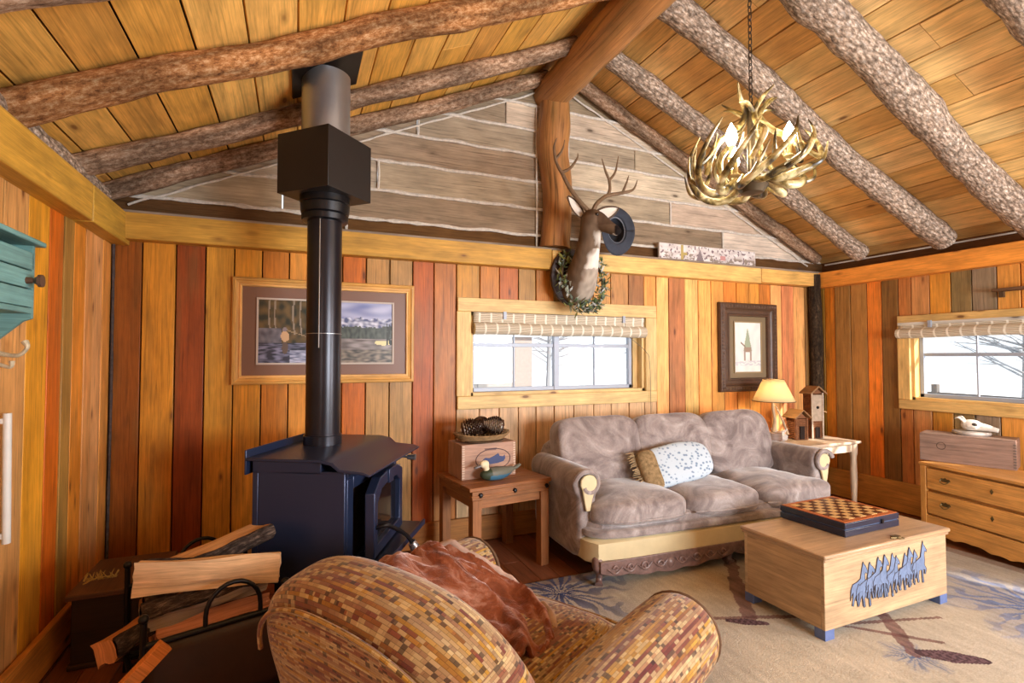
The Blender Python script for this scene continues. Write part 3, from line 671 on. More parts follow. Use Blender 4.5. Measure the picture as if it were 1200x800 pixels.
# ================================================================ COFFEE CHEST
CHW = mkobjwood('chest_oak', (180, 152, 118), contrast=.3, rough=.5, knots=False)
CHT = mkobjwood('chest_lid_oak', (176, 144, 110), contrast=.35, rough=.3, knots=False, spec=.5)
ch = thing('coffee_chest', 'low oak blanket chest with carved blue running horses, used as coffee table', 'chest', (3.01, 2.11, 0.012), radians(1))
L, Wd, H = 1.06, .50, .43
t = .02
obj('body', M().box((0, -Wd / 2 + t / 2, .05 + (H - .07) / 2), (L, t, H - .07), None, (.98, .97, .96), 0).box((0, Wd / 2 - t / 2, .05 + (H - .07) / 2), (L, t, H - .07)).box((-L / 2 + t / 2, 0, .05 + (H - .07) / 2), (t, Wd - 2 * t, H - .07), None, (.93, .9, .84), 1).box((L / 2 - t / 2, 0, .05 + (H - .07) / 2), (t, Wd - 2 * t, H - .07), None, W1, 1).box((0, 0, .06), (L - .04, Wd - .04, .02)), CHW, ch, bevel=.003)  # left side tinted browner; its shade is put into the colour
obj('lid', M().box((0, 0, H - .008), (L + .035, Wd + .035, .024), None, W1, 0), CHT, ch, bevel=.008)
obj('lid_molding', M().box((0, -Wd / 2 - .004, H - .026), (L + .015, .014, .014)).box((-L / 2 - .004, 0, H - .026), (.014, Wd + .015, .014)), CHT, ch, bevel=.003)
BLUEP = plain('faded_blue_paint', (92, 108, 152), .6, 0, .3, .2, 25)
for sx in (-1, 1):
    for sy in (-1, 1): obj('leg', M().box((sx * (L / 2 - .035), sy * (Wd / 2 - .03), .027), (.07, .06, .054)), BLUEP, ch, bevel=.002)
# horse silhouettes carved on the front
HB = [(0, .10), (.03, .112), (.05, .12), (.060, .15), (.066, .176), (.072, .19), (.078, .176), (.088, .168), (.104, .147), (.101, .136), (.088, .143), (.082, .13), (.085, .10), (.082, .08), (.100, .062), (.092, .032), (.084, .036), (.087, .055), (.074, .062), (.071, .03), (.076, 0), (.066, -.002), (.062, .03), (.060, .062), (.040, .06), (.032, .035), (.037, .005), (.028, .003), (.021, .035), (.016, .055), (.006, .04), (-.004, .010), (-.013, .012), (-.006, .042), (-.004, .07), (-.016, .06), (-.024, .036), (-.019, .08), (-.006, .104)]
m = M(); me_ = M(); nh = 10
for k in range(nh):
    bx = -.31 + .0575 * k + random.uniform(-.014, .014); bz = .155 + .004 * k + random.uniform(-.016, .016); s = 1.12 + random.uniform(-.08, .16); fx = random.uniform(.9, 1.15)
    pl = [(bx + .95 * s * fx * p[0], bz - .03 + s * p[1] * .98 + random.uniform(-.004, .004)) for p in HB]
    d = .0016 + .0009 * (k % 4)
    m.prism(pl[::-1], d + .0012, mat4((0, -Wd / 2, 0), (1, 0, 0), (0, 0, 1)))
    cx_ = sum(p[0] for p in pl) / len(pl); cz_ = sum(p[1] for p in pl) / len(pl)
    me_.tube([(p[0], -Wd / 2 - d - .001, p[1]) for p in pl + pl[:1]], .0016, 5, caps=False)
obj('horse_carving', m, plain('horse_blue', (104, 120, 150), .6, 0, .3, .25, 30), ch, angle=20); obj('carving_outline', me_, plain('burnt_outline', (58, 48, 50), .7), ch)
obj('hasp', M().box((.09, -Wd / 2 + .02, H + .007), (.05, .03, .006)).tube([(.09 + .022 * cos(a * .6), -Wd / 2 - .008 + .012 * sin(a * .6), H + .004) for a in range(11)], .003, 6).tube([(.06, -Wd / 2 + .0, H + .008), (.03, -Wd / 2 + .01, H + .009)], .005, 6), BRASS, ch)
# chess set box
cb_ = thing('chess_box', 'dark chess box with checkered board lying on the chest lid', 'chess set', (3.07, 2.19, .446), radians(2))
NAVY = plain('black_lacquer', (34, 38, 56), .3, 0, .5, .1)
obj('case', M().box((0, 0, .019), (.50, .41, .038)), NAVY, cb_, bevel=.004)
obj('case_groove', M().box((0, 0, .041), (.485, .395, .008)), plain('blue_felt', (84, 100, 130), .6), cb_)
obj('lid', M().box((0, 0, .06), (.50, .41, .034)), NAVY, cb_, bevel=.004)
mbd = M().box((0, 0, .078), (.485, .395, .004), None, lin((172, 96, 56)))
obj('board', mbd, paint('board_wood', .3), cb_)
m = M()
for a in range(8):
    for b in range(8): m.box((-.182 + .052 * a, -.147 + .042 * b, .081), (.051, .041, .002), None, lin((206, 168, 112)) if (a + b) % 2 else lin((76, 40, 26)))
obj('squares', m, paint('board_squares', .3), cb_)
obj('clasp', M().box((.08, -.209, .05), (.018, .008, .022)), BLACK, cb_)
# ================================================================ LEFT END TABLE
ETW = mkobjwood('end_table_wood', (150, 98, 58), contrast=.4, rough=.45, knots=True)
et = thing('end_table', 'square wooden end table with round nail heads between the stove and the sofa', 'table', (1.32, 3.53, 0), radians(8))
w_, d_, h_ = .60, .56, .60
m = M()
for i in range(4): m.box((0, -d_ / 2 + .07 + .14 * i, h_ - .0125), (w_ + .04, .137, .025), None, (1, .96, .92), 0)
obj('tabletop', m, ETW, et, bevel=.004)
m = M().box((0, -d_ / 2 + .02, h_ - .055), (w_ + .0, .03, .06)).box((0, d_ / 2 - .02, h_ - .055), (w_, .03, .06)).box((-w_ / 2 + .015, 0, h_ - .055), (.03, d_ - .04, .06)).box((w_ / 2 - .015, 0, h_ - .055), (.03, d_ - .04, .06))
m.box((0, -d_ / 2 + .015, h_ - .058), (w_ + .012, .034, .012)); obj('apron', m, ETW, et, bevel=.003)
m = M().box((0, -d_ / 2 + .035, h_ - .115), (w_ - .04, .022, .06)).box((-w_ / 2 + .035, 0, h_ - .115), (.022, d_ - .06, .06)).box((w_ / 2 - .035, 0, h_ - .115), (.022, d_ - .06, .06)); obj('lower_apron', m, ETW, et, bevel=.003)
for sx in (-1, 1):
    for sy in (-1, 1): obj('leg', M().box((sx * (w_ / 2 - .035), sy * (d_ / 2 - .035), (h_ - .085) / 2), (.065, .065, h_ - .085)), ETW, et, bevel=.003)
for x in (-.24, .02, .28): obj('nail_head', M().lathe([(.0, .012), (.010, .010), (.017, .0), (.017, -.004), (0, -.005)], 12, (x, -d_ / 2 + .001, h_ - .052), Matrix.Rotation(pi / 2, 3, 'X')), BLACK, et)
# crate with duck print
CRW = mkobjwood('crate_wood', (178, 142, 122), contrast=.25, rough=.7, knots=False)
cr = thing('wooden_crate', 'old wooden crate with printed duck oval on the end table', 'crate', (1.26, 3.60, .60), radians(5))
m = M()
cwx, cwy, chz = .42, .26, .24
m.box((0, -cwy / 2 + .008, chz / 2), (cwx, .016, chz)).box((0, cwy / 2 - .008, chz / 2), (cwx, .016, chz)).box((-cwx / 2 + .008, 0, chz / 2), (.016, cwy - .03, chz)).box((cwx / 2 - .008, 0, chz / 2), (.016, cwy - .03, chz)).box((0, 0, .01), (cwx - .03, cwy - .03, .016)).box((0, 0, chz - .008), (cwx - .03, cwy - .03, .012))
obj('body', m, CRW, cr, bevel=.002)
m = M()
for k in range(14):
    for sx in (-1, 1): m.box((sx * (cwx / 2 - .012), -cwy / 2 - .001, .014 + .0165 * k), (.018, .003, .008))
obj('finger_joint', m, plain('joint_end_grain', (206, 184, 162), .8), cr)
m = M()
ov_ = [(.0 + .135 * cos(a * .2618) + .03, .125 + .075 * sin(a * .2618)) for a in range(25)]
m.tube([(x, -cwy / 2 - .0015, z) for x, z in ov_], .0025, 4, col=lin((70, 60, 70)))
bird = [(-.06, .10), (-.075, .125), (-.05, .14), (-.02, .135), (.02, .15), (.05, .165), (.06, .145), (.09, .14), (.10, .15), (.105, .125), (.09, .105), (.04, .095), (-.02, .092)]
m.prism([(x + .02, z) for x, z in bird][::-1], .0025, mat4((0, -cwy / 2, 0), (1, 0, 0), (0, 0, 1)), lin((62, 72, 110)))
m.prism([(x, z) for x, z in [(-.03, .19), (.05, .19), (.06, .205), (-.04, .205)]][::-1], .002, mat4((0, -cwy / 2, 0), (1, 0, 0), (0, 0, 1)), lin((110, 86, 80)))
obj('print', m, GENERIC, cr)
# duck decoy
dk = thing('duck_decoy', 'carved duck decoy with cream head in front of the crate', 'decoy', (1.30, 3.385, .60), radians(10))
m = M(); m.puff((0, 0, .045), (.135, .05, .045), p=2.4, n=12, mod=lambda X, Y, Z, v: (v.x, v.y * (1 - .45 * max(0, X) ** 2), v.z * (1 - .3 * max(0, X)) + .02 * max(0, X) ** 2))
m.puff((.15, 0, .07), (.05, .02, .012), Matrix.Rotation(radians(-22), 3, 'Y'), p=2.5, n=6)
obj('body', m, paint('decoy_paint', .5, 40), dk, remesh=.007, colfn=lambda c: (lin((60, 104, 130)) if c.z < .04 and c.x > -.08 else lin((104, 104, 92)) if c.x > -.06 else lin((52, 62, 44))), angle=80)
m = M(); m.tube([(-.085, 0, .05), (-.09, 0, .085), (-.10, 0, .115)], [.03, .022, .028], 12, sub=4); m.puff((-.105, 0, .118), (.036, .024, .027), p=2.2, n=8)
obj('head', m, plain('cream_paint', (226, 212, 176), .6, 0, .3, .1), dk, remesh=.006, angle=80)
obj('bill', M().puff((-.155, 0, .105), (.03, .015, .008), Matrix.Rotation(radians(-14), 3, 'Y'), p=2.6, n=6), plain('bill_grey', (120, 116, 118), .5), dk)
# tray of pine cones
by = thing('twig_tray', 'shallow twig basket holding pine cones on top of the crate', 'basket', (1.26, 3.60, .845), radians(5))
m = M()
for q in range(5):
    zz = .006 + .009 * q; rx, ry = .165 + .012 * q, .10 + .01 * q
    m.tube([(rx * cos(a * .2618), ry * sin(a * .2618), zz + .008 * abs(cos(a * .2618)) ** 3 * q / 2) for a in range(25)], .0065, 6, caps=False, ns=.3, fr=40)
for a in range(40):
    b = a * .157; m.tube([(.15 * cos(b), .09 * sin(b), .004), (.20 * cos(b), .13 * sin(b), .05 + random.uniform(0, .01) + .012 * abs(cos(b)) ** 3)], .0035, 4)
obj('weave', m, plain('willow', (150, 120, 84), .8, 0, .2, .4, 30), by); obj('base', M().lathe([(0, 0), (.16, .0), (.16, .008), (0, .008)], 20, (0, 0, .0)), plain('willow_base', (86, 66, 46), .8), by)
def cone_mesh(L, R):
    m = M(); m.lathe([(0, 0), (R * .55, L * .15), (R * .6, L * .5), (R * .2, L * .95), (0, L)], 10)
    rows = 11
    for q in range(rows):
        t = (q + .5) / rows; r = R * (.55 + .45 * sin(pi * min(1, t * 1.15) ** .8)) * (1 - .35 * t); n = 10
        for k in range(n):
            a = 2 * pi * (k + .5 * (q % 2)) / n; d = Vector((cos(a), sin(a), .35)); tn = Vector((-sin(a), cos(a), 0)); c = Vector((0, 0, L * t))
            p0 = c + d * r * .35; p1 = c + d * r; w2 = R * .26
            b = len(m.v); m.v += [tuple(p0 - tn * w2 * .5), tuple(p0 + tn * w2 * .5), tuple(p1 + tn * w2), tuple(p1 + Vector((0, 0, -.004)) + d * .004), tuple(p1 - tn * w2), tuple(p0 + Vector((0, 0, -.008))), tuple(p1 + Vector((0, 0, -.009)))]
            for f in ((0, 1, 2, 3, 4), (1, 0, 5), (2, 1, 5, 6), (0, 4, 6, 5), (3, 2, 6), (4, 3, 6)): m.face([b + i for i in f], [(0, 0)] * len(f), lin((66, 46, 36)) if random.random() < .7 else lin((104, 84, 68)))
    return m
CONE = paint('pine_cone_scales', .8, 80)
spots = [((-.17, -.02, .07), (78, 0, 78), 'pine cone at the left end of the twig basket'), ((.0, .055, .07), (84, 0, 150), 'middle pine cone of the three in the twig basket'), ((.17, -.02, .075), (78, 0, 262), 'pine cone at the right end of the twig basket')]
cprot = None
for (dx, dy, dz), rot, lab in spots:
    if cprot is None: cprot = obj('pine_cone', cone_mesh(.17, .075), CONE, smooth=False); o = cprot; tag(o, lab, 'pine cone', 'pine cones in the twig basket')
    else: o = copy_thing(cprot, label=lab)
    o.location = (1.26 + dx - .0, 3.60 + dy, .845 + dz + .012); o.rotation_euler = [radians(a) for a in rot]
# ================================================================ RIGHT END TABLE + LAMP + HOUSES
WHT = mkobjwood('bleached_wood', (206, 182, 156), contrast=.2, rough=.4, knots=False)
rt = thing('side_table', 'pale side table with tapered legs in the corner beyond the sofa', 'table', (4.50, 3.53, 0), 0)
obj('tabletop', M().box((0, 0, .652), (.80, .56, .024)), WHT, rt, bevel=.006)
obj('apron', M().box((0, -.235, .60), (.70, .02, .08)).box((0, .235, .60), (.70, .02, .08)).box((-.34, 0, .60), (.02, .47, .08)).box((.34, 0, .60), (.02, .47, .08)), WHT, rt, bevel=.003)
for sx in (-1, 1):
    for sy in (-1, 1): obj('leg', M().tube([(sx * .345, sy * .235, .64), (sx * .345, sy * .235, .55), (sx * .345, sy * .235, .50), (sx * .345, sy * .235, .3), (sx * .345, sy * .235, 0)], [.034, .034, .026, .030, .016], 10, sub=3), WHT, rt)
lp = thing('table_lamp', 'lit table lamp with cream cone shade and rustic driftwood base on the side table', 'lamp', (4.16, 3.58, .664), 0)
m = M().lathe([(.078, .60 - .22), (.165, .205), (.163, .203), (.076, .377)], 28)
ks = N('lamp_shade', .8); ks.base(rgba((240, 226, 186))); ks.b.inputs['Transmission Weight'].default_value = 0
tr = ks.n('ShaderNodeBsdfTranslucent'); tr.inputs[0].default_value = rgba((255, 242, 214)); mx = ks.n('ShaderNodeMixShader'); mx.inputs[0].default_value = .6; outn = ks.t.nodes['Material Output']
ks.l(ks.b.outputs[0], mx.inputs[1]); ks.l(tr.outputs[0], mx.inputs[2]); ks.l(mx.outputs[0], outn.inputs[0])
msh = M(); nn = 28
msh.grid(lambda u, v: ((.185 - .095 * v) * cos(2 * pi * u), (.185 - .095 * v) * sin(2 * pi * u), .37 + .205 * v), nn, 4)
obj('lamp_shade', msh, ks.m, lp, solid=.002)
obj('shade_rim', M().tube([(.186 * cos(a * .2244), .186 * sin(a * .2244), .371) for a in range(29)], .004, 6, caps=False).tube([(.091 * cos(a * .2244), .091 * sin(a * .2244), .574) for a in range(29)], .003, 6, caps=False), plain('rim', (110, 90, 60), .7), lp)
obj('stem', M().tube([(0, 0, .08), (.012, 0, .20), (-.01, 0, .32), (0, 0, .43)], [.022, .014, .012, .010], 8, sub=4).tube([(.0, -.02, .33), (.06, -.05, .18), (.12, -.05, .06)], [.006, .010, .012], 8, sub=4), plain('driftwood', (186, 160, 130), .7, 0, .3, .3), lp)
bs = M().lathe([(0, 0), (.075, 0), (.09, .02), (.088, .08), (.08, .085), (0, .082)], 18, (-.03, 0, 0)); obj('barrel_base', bs, mkobjwood('barrel', (130, 106, 92), contrast=.4, knots=False), lp)
bs = M()
for k in range(9): bs.tube([(.02 + .04 * cos(k), .03 * sin(k * 1.7) - .03, .0), (.04 + .05 * cos(k * 1.3), -.02 + .05 * sin(k), .09 + .012 * (k % 3))], [.014, .010], 6, ns=.3, fr=30)
bs.puff((.06, -.03, .035), (.06, .05, .035), p=2.4, n=6, wr=.01, wf=30); obj('twig_bundle', bs, plain('bleached_twigs', (204, 196, 188), .7, 0, .3, .35, 30), lp)
KB = N('bulb_glow', .5); KB.b.inputs['Emission Color'].default_value = (1, .72, .40, 1); KB.b.inputs['Emission Strength'].default_value = 25; KB.base((1, .9, .7, 1)); BULB = KB.m
obj('bulb', M().lathe([(0, -.035), (.012, -.03), (.026, 0), (.02, .022), (0, .032)], 12, (0, 0, .46)), BULB, lp)
l_ = light('lamp_light', 'POINT', (4.16, 3.58, 1.125), (0, 0, 0), 15, (1, .74, .46), shadow_soft_size=.03)
# log-cabin birdhouses
LGM = plain('little_logs', (128, 84, 56), .8, 0, .2, .35, 30); LGW = plain('pale_sticks', (196, 178, 158), .8, 0, .2, .25, 30); RFM = mkobjwood('shingle_wood', (146, 108, 66), contrast=.5, knots=False)
bh = thing('log_birdhouse', 'small brown log cabin birdhouse beside the lamp', 'birdhouse', (4.44, 3.56, .664), radians(-14))
m = M()
for q in range(11):
    z = .01 + .018 * q
    for sy in (-1, 1): m.tube([(-.07, sy * .055, z), (.07, sy * .055, z)], .0095, 6)
    for sx in (-1, 1): m.tube([(sx * .055, -.07, z + .009), (sx * .055, .07, z + .009)], .0095, 6)
obj('log_walls', m, LGM, bh)
m = M().prism([(-.055, 0), (.055, 0), (0, .06)], .11, mat4((0, .055, .205), (1, 0, 0), (0, 0, 1))); obj('gable', m, LGM, bh)
for s in (-1, 1): obj('roof_panel', M().box((s * .045, 0, .243), (.115, .19, .010), Matrix.Rotation(s * radians(42), 3, 'Y'), W1, 1), RFM, bh)
obj('doorway', M().box((0, -.068, .07), (.045, .012, .12)), plain('dark_opening', (34, 22, 16), .9), bh)
bt = thing('tower_birdhouse', 'tall narrow stick tower birdhouse with gabled roof at the table corner', 'birdhouse', (4.66, 3.56, .664), radians(-16))
m = M()
for q in range(27):
    z = .012 + .0155 * q
    for sy in (-1, 1): m.tube([(-.062, sy * .05, z), (.062, sy * .05, z)], .008, 6)
    for sx in (-1, 1): m.tube([(sx * .052, -.06, z + .007), (sx * .052, .06, z + .007)], .008, 6)
obj('log_walls', m, LGM, bt)
m = M()
for sx in (-1, 1): m.tube([(sx * .056, -.064, 0), (sx * .056, -.064, .44)], .008, 7, ns=.2, fr=30)
for k in range(8): m.tube([(-.04 + .0115 * k, -.063, .17), (-.04 + .0115 * k, -.063, .42)], .0055, 6)
obj('stick_facing', m, LGW, bt)
obj('gable', M().prism([(-.065, 0), (.065, 0), (0, .055)], .11, mat4((0, .055, .43), (1, 0, 0), (0, 0, 1))), LGM, bt)
for s in (-1, 1): obj('roof_panel', M().box((s * .042, -.006, .466), (.112, .17, .010), Matrix.Rotation(s * radians(40), 3, 'Y'), W1, 1), RFM, bt)
obj('entry_hole', M().lathe([(0, 0), (.014, 0), (.014, .006), (0, .006)], 12, (0, -.066, .30), Matrix.Rotation(pi / 2, 3, 'X')), plain('hole_dark', (20, 14, 10), .9), bt)
obj('doorway', M().box((0, -.064, .06), (.04, .01, .10)), plain('dark_doorway', (34, 22, 16), .9), bt)
obj('side_awning', M().box((.085, -.02, .26), (.05, .06, .008), Matrix.Rotation(radians(25), 3, 'Y')), RFM, bt)
# ================================================================ DRESSER
DRW = mkobjwood('dresser_oak', (216, 160, 88), contrast=.28, rough=.4, knots=False)
dr = thing('dresser', 'low honey oak dresser with scalloped apron and bail pulls under the right window', 'dresser', (4.70, 2.64, 0), radians(-12 - 90))
# local: x runs along the front away from the far corner towards the camera side, y = +depth towards the wall
DW, DD, DH = 1.15, .44, .60
m = M().box((DW / 2, .015 + DD / 2, .33), (DW - .02, DD - .03, .50)); obj('carcass', m, DRW, dr, bevel=.003)
obj('top', M().box((DW / 2, DD / 2 - .005, DH - .011), (DW + .03, DD + .02, .022)), DRW, dr, bevel=.006)
for x in (.02, DW - .02): obj('corner_post', M().box((x, .004, .30), (.045, .03, .56)), DRW, dr, bevel=.003)
for z0, z1 in ((.395, .565), (.20, .38)):
    dq = obj('drawer', M().box((DW / 2, .002, (z0 + z1) / 2), (DW - .10, .022, z1 - z0 - .008)), DRW, dr, bevel=.005)
    for x in (.20, DW - .20):
        zc_ = (z0 + z1) / 2 + .012
        mm = M().prism([(-.04, .0), (-.03, .016), (-.012, .012), (0, .022), (.012, .012), (.03, .016), (.04, 0), (.02, -.012), (-.02, -.012)][::-1], .003, mat4((x, -.0095, zc_), (1, 0, 0), (0, 0, 1)))
        mm.tube([(x - .032, -.014, zc_ + .002), (x - .03, -.026, zc_ - .012), (x, -.03, zc_ - .024), (x + .03, -.026, zc_ - .012), (x + .032, -.014, zc_ + .002)], .0035, 6, sub=4)
        obj('drawer_pull', mm, BRASS, dq)
    obj('keyhole', M().prism([(-.012, 0), (0, .02), (.012, 0), (0, -.02)][::-1], .003, mat4((DW * .46, -.0095, (z0 + z1) / 2 + .01), (1, 0, 0), (0, 0, 1))), BRASS, dq)
poly = [(0, .12)]
for k in range(61):
    t = k / 60; poly.append((DW * t, .06 - .02 * abs(sin(t * pi * 3)) + .012 * abs(sin(t * pi * 9)) ))
poly += [(DW, .12)]
poly = [(0, .19)] + [(p[0], p[1]) for p in poly[1:-1]] + [(DW, .19)]
obj('scalloped_apron', M().prism(poly, .02, mat4((0, .012, 0), (1, 0, 0), (0, 0, 1))), DRW, dr, bevel=.003)
for x in (.03, DW - .03):
    for y in (.03, DD - .03): obj('leg', M().box((x, y, .045), (.05, .05, .09)), DRW, dr, bevel=.003)
# box on the dresser
TBW = mkobjwood('grey_brown_box', (138, 112, 98), contrast=.5, rough=.5, knots=False)
tb = thing('wooden_box', 'long grey-brown dovetailed wooden box on the dresser', 'box', (4.79, 2.70, .60), radians(-71.5))
TL, TD, TH = .58, .25, .21
m = M().box((TL / 2, .01, TH / 2), (TL, .02, TH)).box((TL / 2, TD - .01, TH / 2), (TL, .02, TH)).box((.01, TD / 2, TH / 2), (.02, TD - .04, TH)).box((TL - .01, TD / 2, TH / 2), (.02, TD - .04, TH)).box((TL / 2, TD / 2, .012), (TL - .04, TD - .04, .02))
obj('body', m, TBW, tb, bevel=.003)
obj('lid', M().box((TL / 2, TD / 2, TH + .006), (TL - .004, TD - .004, .014)), TBW, tb, bevel=.003)
obj('ring_mark', M().tube([(.14 + .028 * cos(a * .3142), -.0005, .13 + .028 * sin(a * .3142)) for a in range(21)], .0022, 5, caps=False), plain('dark_ring', (78, 62, 52), .8), tb)
mm = M()
for k in range(9): mm.box((TL - .009, -.0008, .02 + .021 * k), (.018, .002, .010))
obj('dovetail', mm, plain('end_grain', (100, 84, 74), .8), tb)
sk = thing('skull_ornament', 'bleached animal skull lying on a round slab on the wooden box', 'ornament', (5.06, 2.47, .823), radians(-71.5))
obj('round_slab', M().lathe([(0, 0), (.115, 0), (.125, .012), (.12, .026), (0, .028)], 26), plain('pale_slab', (176, 166, 158), .7, 0, .3, .25, 20), sk)
m = M(); m.puff((0, 0, .075), (.065, .05, .045), p=2.3, n=8); m.tube([(.03, -.0, .07), (.10, 0, .06), (.165, 0, .045)], [.038, .028, .018], 10, sub=4); m.tube([(-.02, -.045, .07), (.04, -.052, .06)], .012, 8); m.tube([(-.02, .045, .07), (.04, .052, .06)], .012, 8)
m.tube([(-.04, -.03, .10), (-.07, -.055, .135), (-.10, -.05, .12)], [.012, .010, .004], 7, sub=4); m.tube([(-.04, .03, .10), (-.07, .055, .135), (-.10, .05, .12)], [.012, .010, .004], 7, sub=4)
so_ = obj('skull', m, plain('old_bone', (214, 206, 194), .6, 0, .3, .15, 20), sk, remesh=.006, angle=80)
for s in (-1, 1): obj('eye_socket', M().puff((.025, s * .044, .082), (.018, .010, .016), p=2, n=6), plain('socket_dark', (70, 60, 54), .9), so_)
# wall bracket shelf at the far right
t = thing('wall_ledge', 'short dark wooden ledge on the right wall above the window', 'shelf', (XR, 2.2, 1.97))
obj('board', M().box((XR - .05, 2.16, 1.985), (.10, .40, .022), None, lin((110, 80, 56))), WEATH, t, bevel=.003, world=True); obj('bracket', M().box((XR - .015, 2.33, 1.955), (.03, .03, .05), None, lin((90, 66, 44))), WEATH, t, world=True)
# ================================================================ PICTURES
def art_frame(name, label, x0, x1, z0, z1, fw, fmat, fcol, matw, matcol, pic, nx, ny, inner=None, carved=False):
    t = thing(name, label, 'picture', ((x0 + x1) / 2, YB, (z0 + z1) / 2))
    m = M(); yb = YB - .004
    prof = [(0, 0), (0, .020), (.10, .028), (.32, .030), (.42, .021), (.72, .018), (.80, .026), (.93, .026), (1, .012), (1, 0)] if not carved else [(0, 0), (0, .026), (.05, .040), (.42, .046), (.50, .030), (.62, .022), (.80, .020), (.86, .030), (.95, .030), (1, .012), (1, 0)]
    for (ax0, az0, ax1, az1, nx_, nz_) in ((x0, z0, x1, z0, 0, 1), (x1, z0, x1, z1, -1, 0), (x1, z1, x0, z1, 0, -1), (x0, z1, x0, z0, 1, 0)):
        tx, tz = (1 if ax1 > ax0 else -1 if ax1 < ax0 else 0), (1 if az1 > az0 else -1 if az1 < az0 else 0); Ln = abs(ax1 - ax0) + abs(az1 - az0); ou = random.uniform(0, 30)
        for (p, d), (p2, d2) in zip(prof, prof[1:]):
            w1_, w2_ = p * fw, p2 * fw; b = len(m.v); cc = fcol if not (.7 < p < .95 and not carved) else tuple(min(255, q + 34) for q in fcol)
            for ww, dd, e in ((w1_, d, 0), (w1_, d, 1), (w2_, d2, 1), (w2_, d2, 0)):
                a = ww if e == 0 else Ln - ww; m.v.append((ax0 + tx * a + nx_ * ww, yb - dd, az0 + tz * a + nz_ * ww))
            m.face([b, b + 1, b + 2, b + 3], [(w1_ + ou, w1_), (Ln - w1_ + ou, w1_), (Ln - w2_ + ou, w2_), (w2_ + ou, w2_)], lin(cc))
    fr = obj('frame', m, fmat, t, world=True, angle=25)
    if carved:
        m = M()
        for (u0, v0, u1, v1) in ((x0, z0, x1, z0), (x0, z1, x1, z1), (x0, z0, x0, z1), (x1, z0, x1, z1)):
            Ln = hypot(u1 - u0, v1 - v0); n = int(Ln / .035)
            for k in range(n + 1):
                f = k / n; inx = fw * .25 * (1 if u0 == x0 and u1 == x0 else -1 if u0 == x1 and u1 == x1 else 0); inz = fw * .25 * (1 if v0 == z0 and v1 == z0 else -1 if v0 == z1 and v1 == z1 else 0)
                c = Vector((u0 + (u1 - u0) * f + inx, yb - .046, v0 + (v1 - v0) * f + inz)); c.x = min(max(c.x, x0 + fw * .25), x1 - fw * .25); c.z = min(max(c.z, z0 + fw * .25), z1 - fw * .25)
                m.tube([(c.x + .013 * (1 - q / 14) * cos(q * .6 + k), c.y, c.z + .013 * (1 - q / 14) * sin(q * .6 + k)) for q in range(12)], .0035, 5)
        obj('carving', m, plain('lighter_carving', (120, 96, 78), .45, .1, .5, .3, 40), fr, world=False) if False else obj('carving', m, plain('lighter_carving', (112, 88, 72), .45, .1, .5, .3, 40), t, world=True)  # raised scrolls in a lighter brown than the frame
    ix0, ix1, iz0, iz1 = x0 + fw, x1 - fw, z0 + fw, z1 - fw
    obj('mat_board', M().box(((ix0 + ix1) / 2, yb - .004, (iz0 + iz1) / 2), (ix1 - ix0 + .004, .008, iz1 - iz0 + .004), None, matcol), paint('mat_' + name, .4, 0, .5), t, world=True)
    mx_, mz = matw
    px0, px1, pz0, pz1 = ix0 + mx_, ix1 - mx_, iz0 + mz, iz1 - mz
    obj('print', M().grid(lambda u, v: (px0 + (px1 - px0) * u, yb - .0095, pz0 + (pz1 - pz0) * v), nx, ny, pic), PRINT, t, smooth=False, solid=.001, world=True)
    if inner:
        m = M(); q = .012
        for (u0, v0, u1, v1) in ((px0 - q, pz0 - q, px1 + q, pz0), (px0 - q, pz1, px1 + q, pz1 + q), (px0 - q, pz0, px0, pz1), (px1, pz0, px1 + q, pz1)): m.box(((u0 + u1) / 2, yb - .012, (v0 + v1) / 2), (u1 - u0, .012, v1 - v0), None, inner)
        obj('inner_fillet', m, GENERIC, t, world=True)
    return t
def nz(x, y, z=0): return noise.noise(Vector((x, y, z)))
def L3(a, b, t):
    t = max(0, min(1, t)); return tuple(p + (q - p) * t for p, q in zip(a, b))
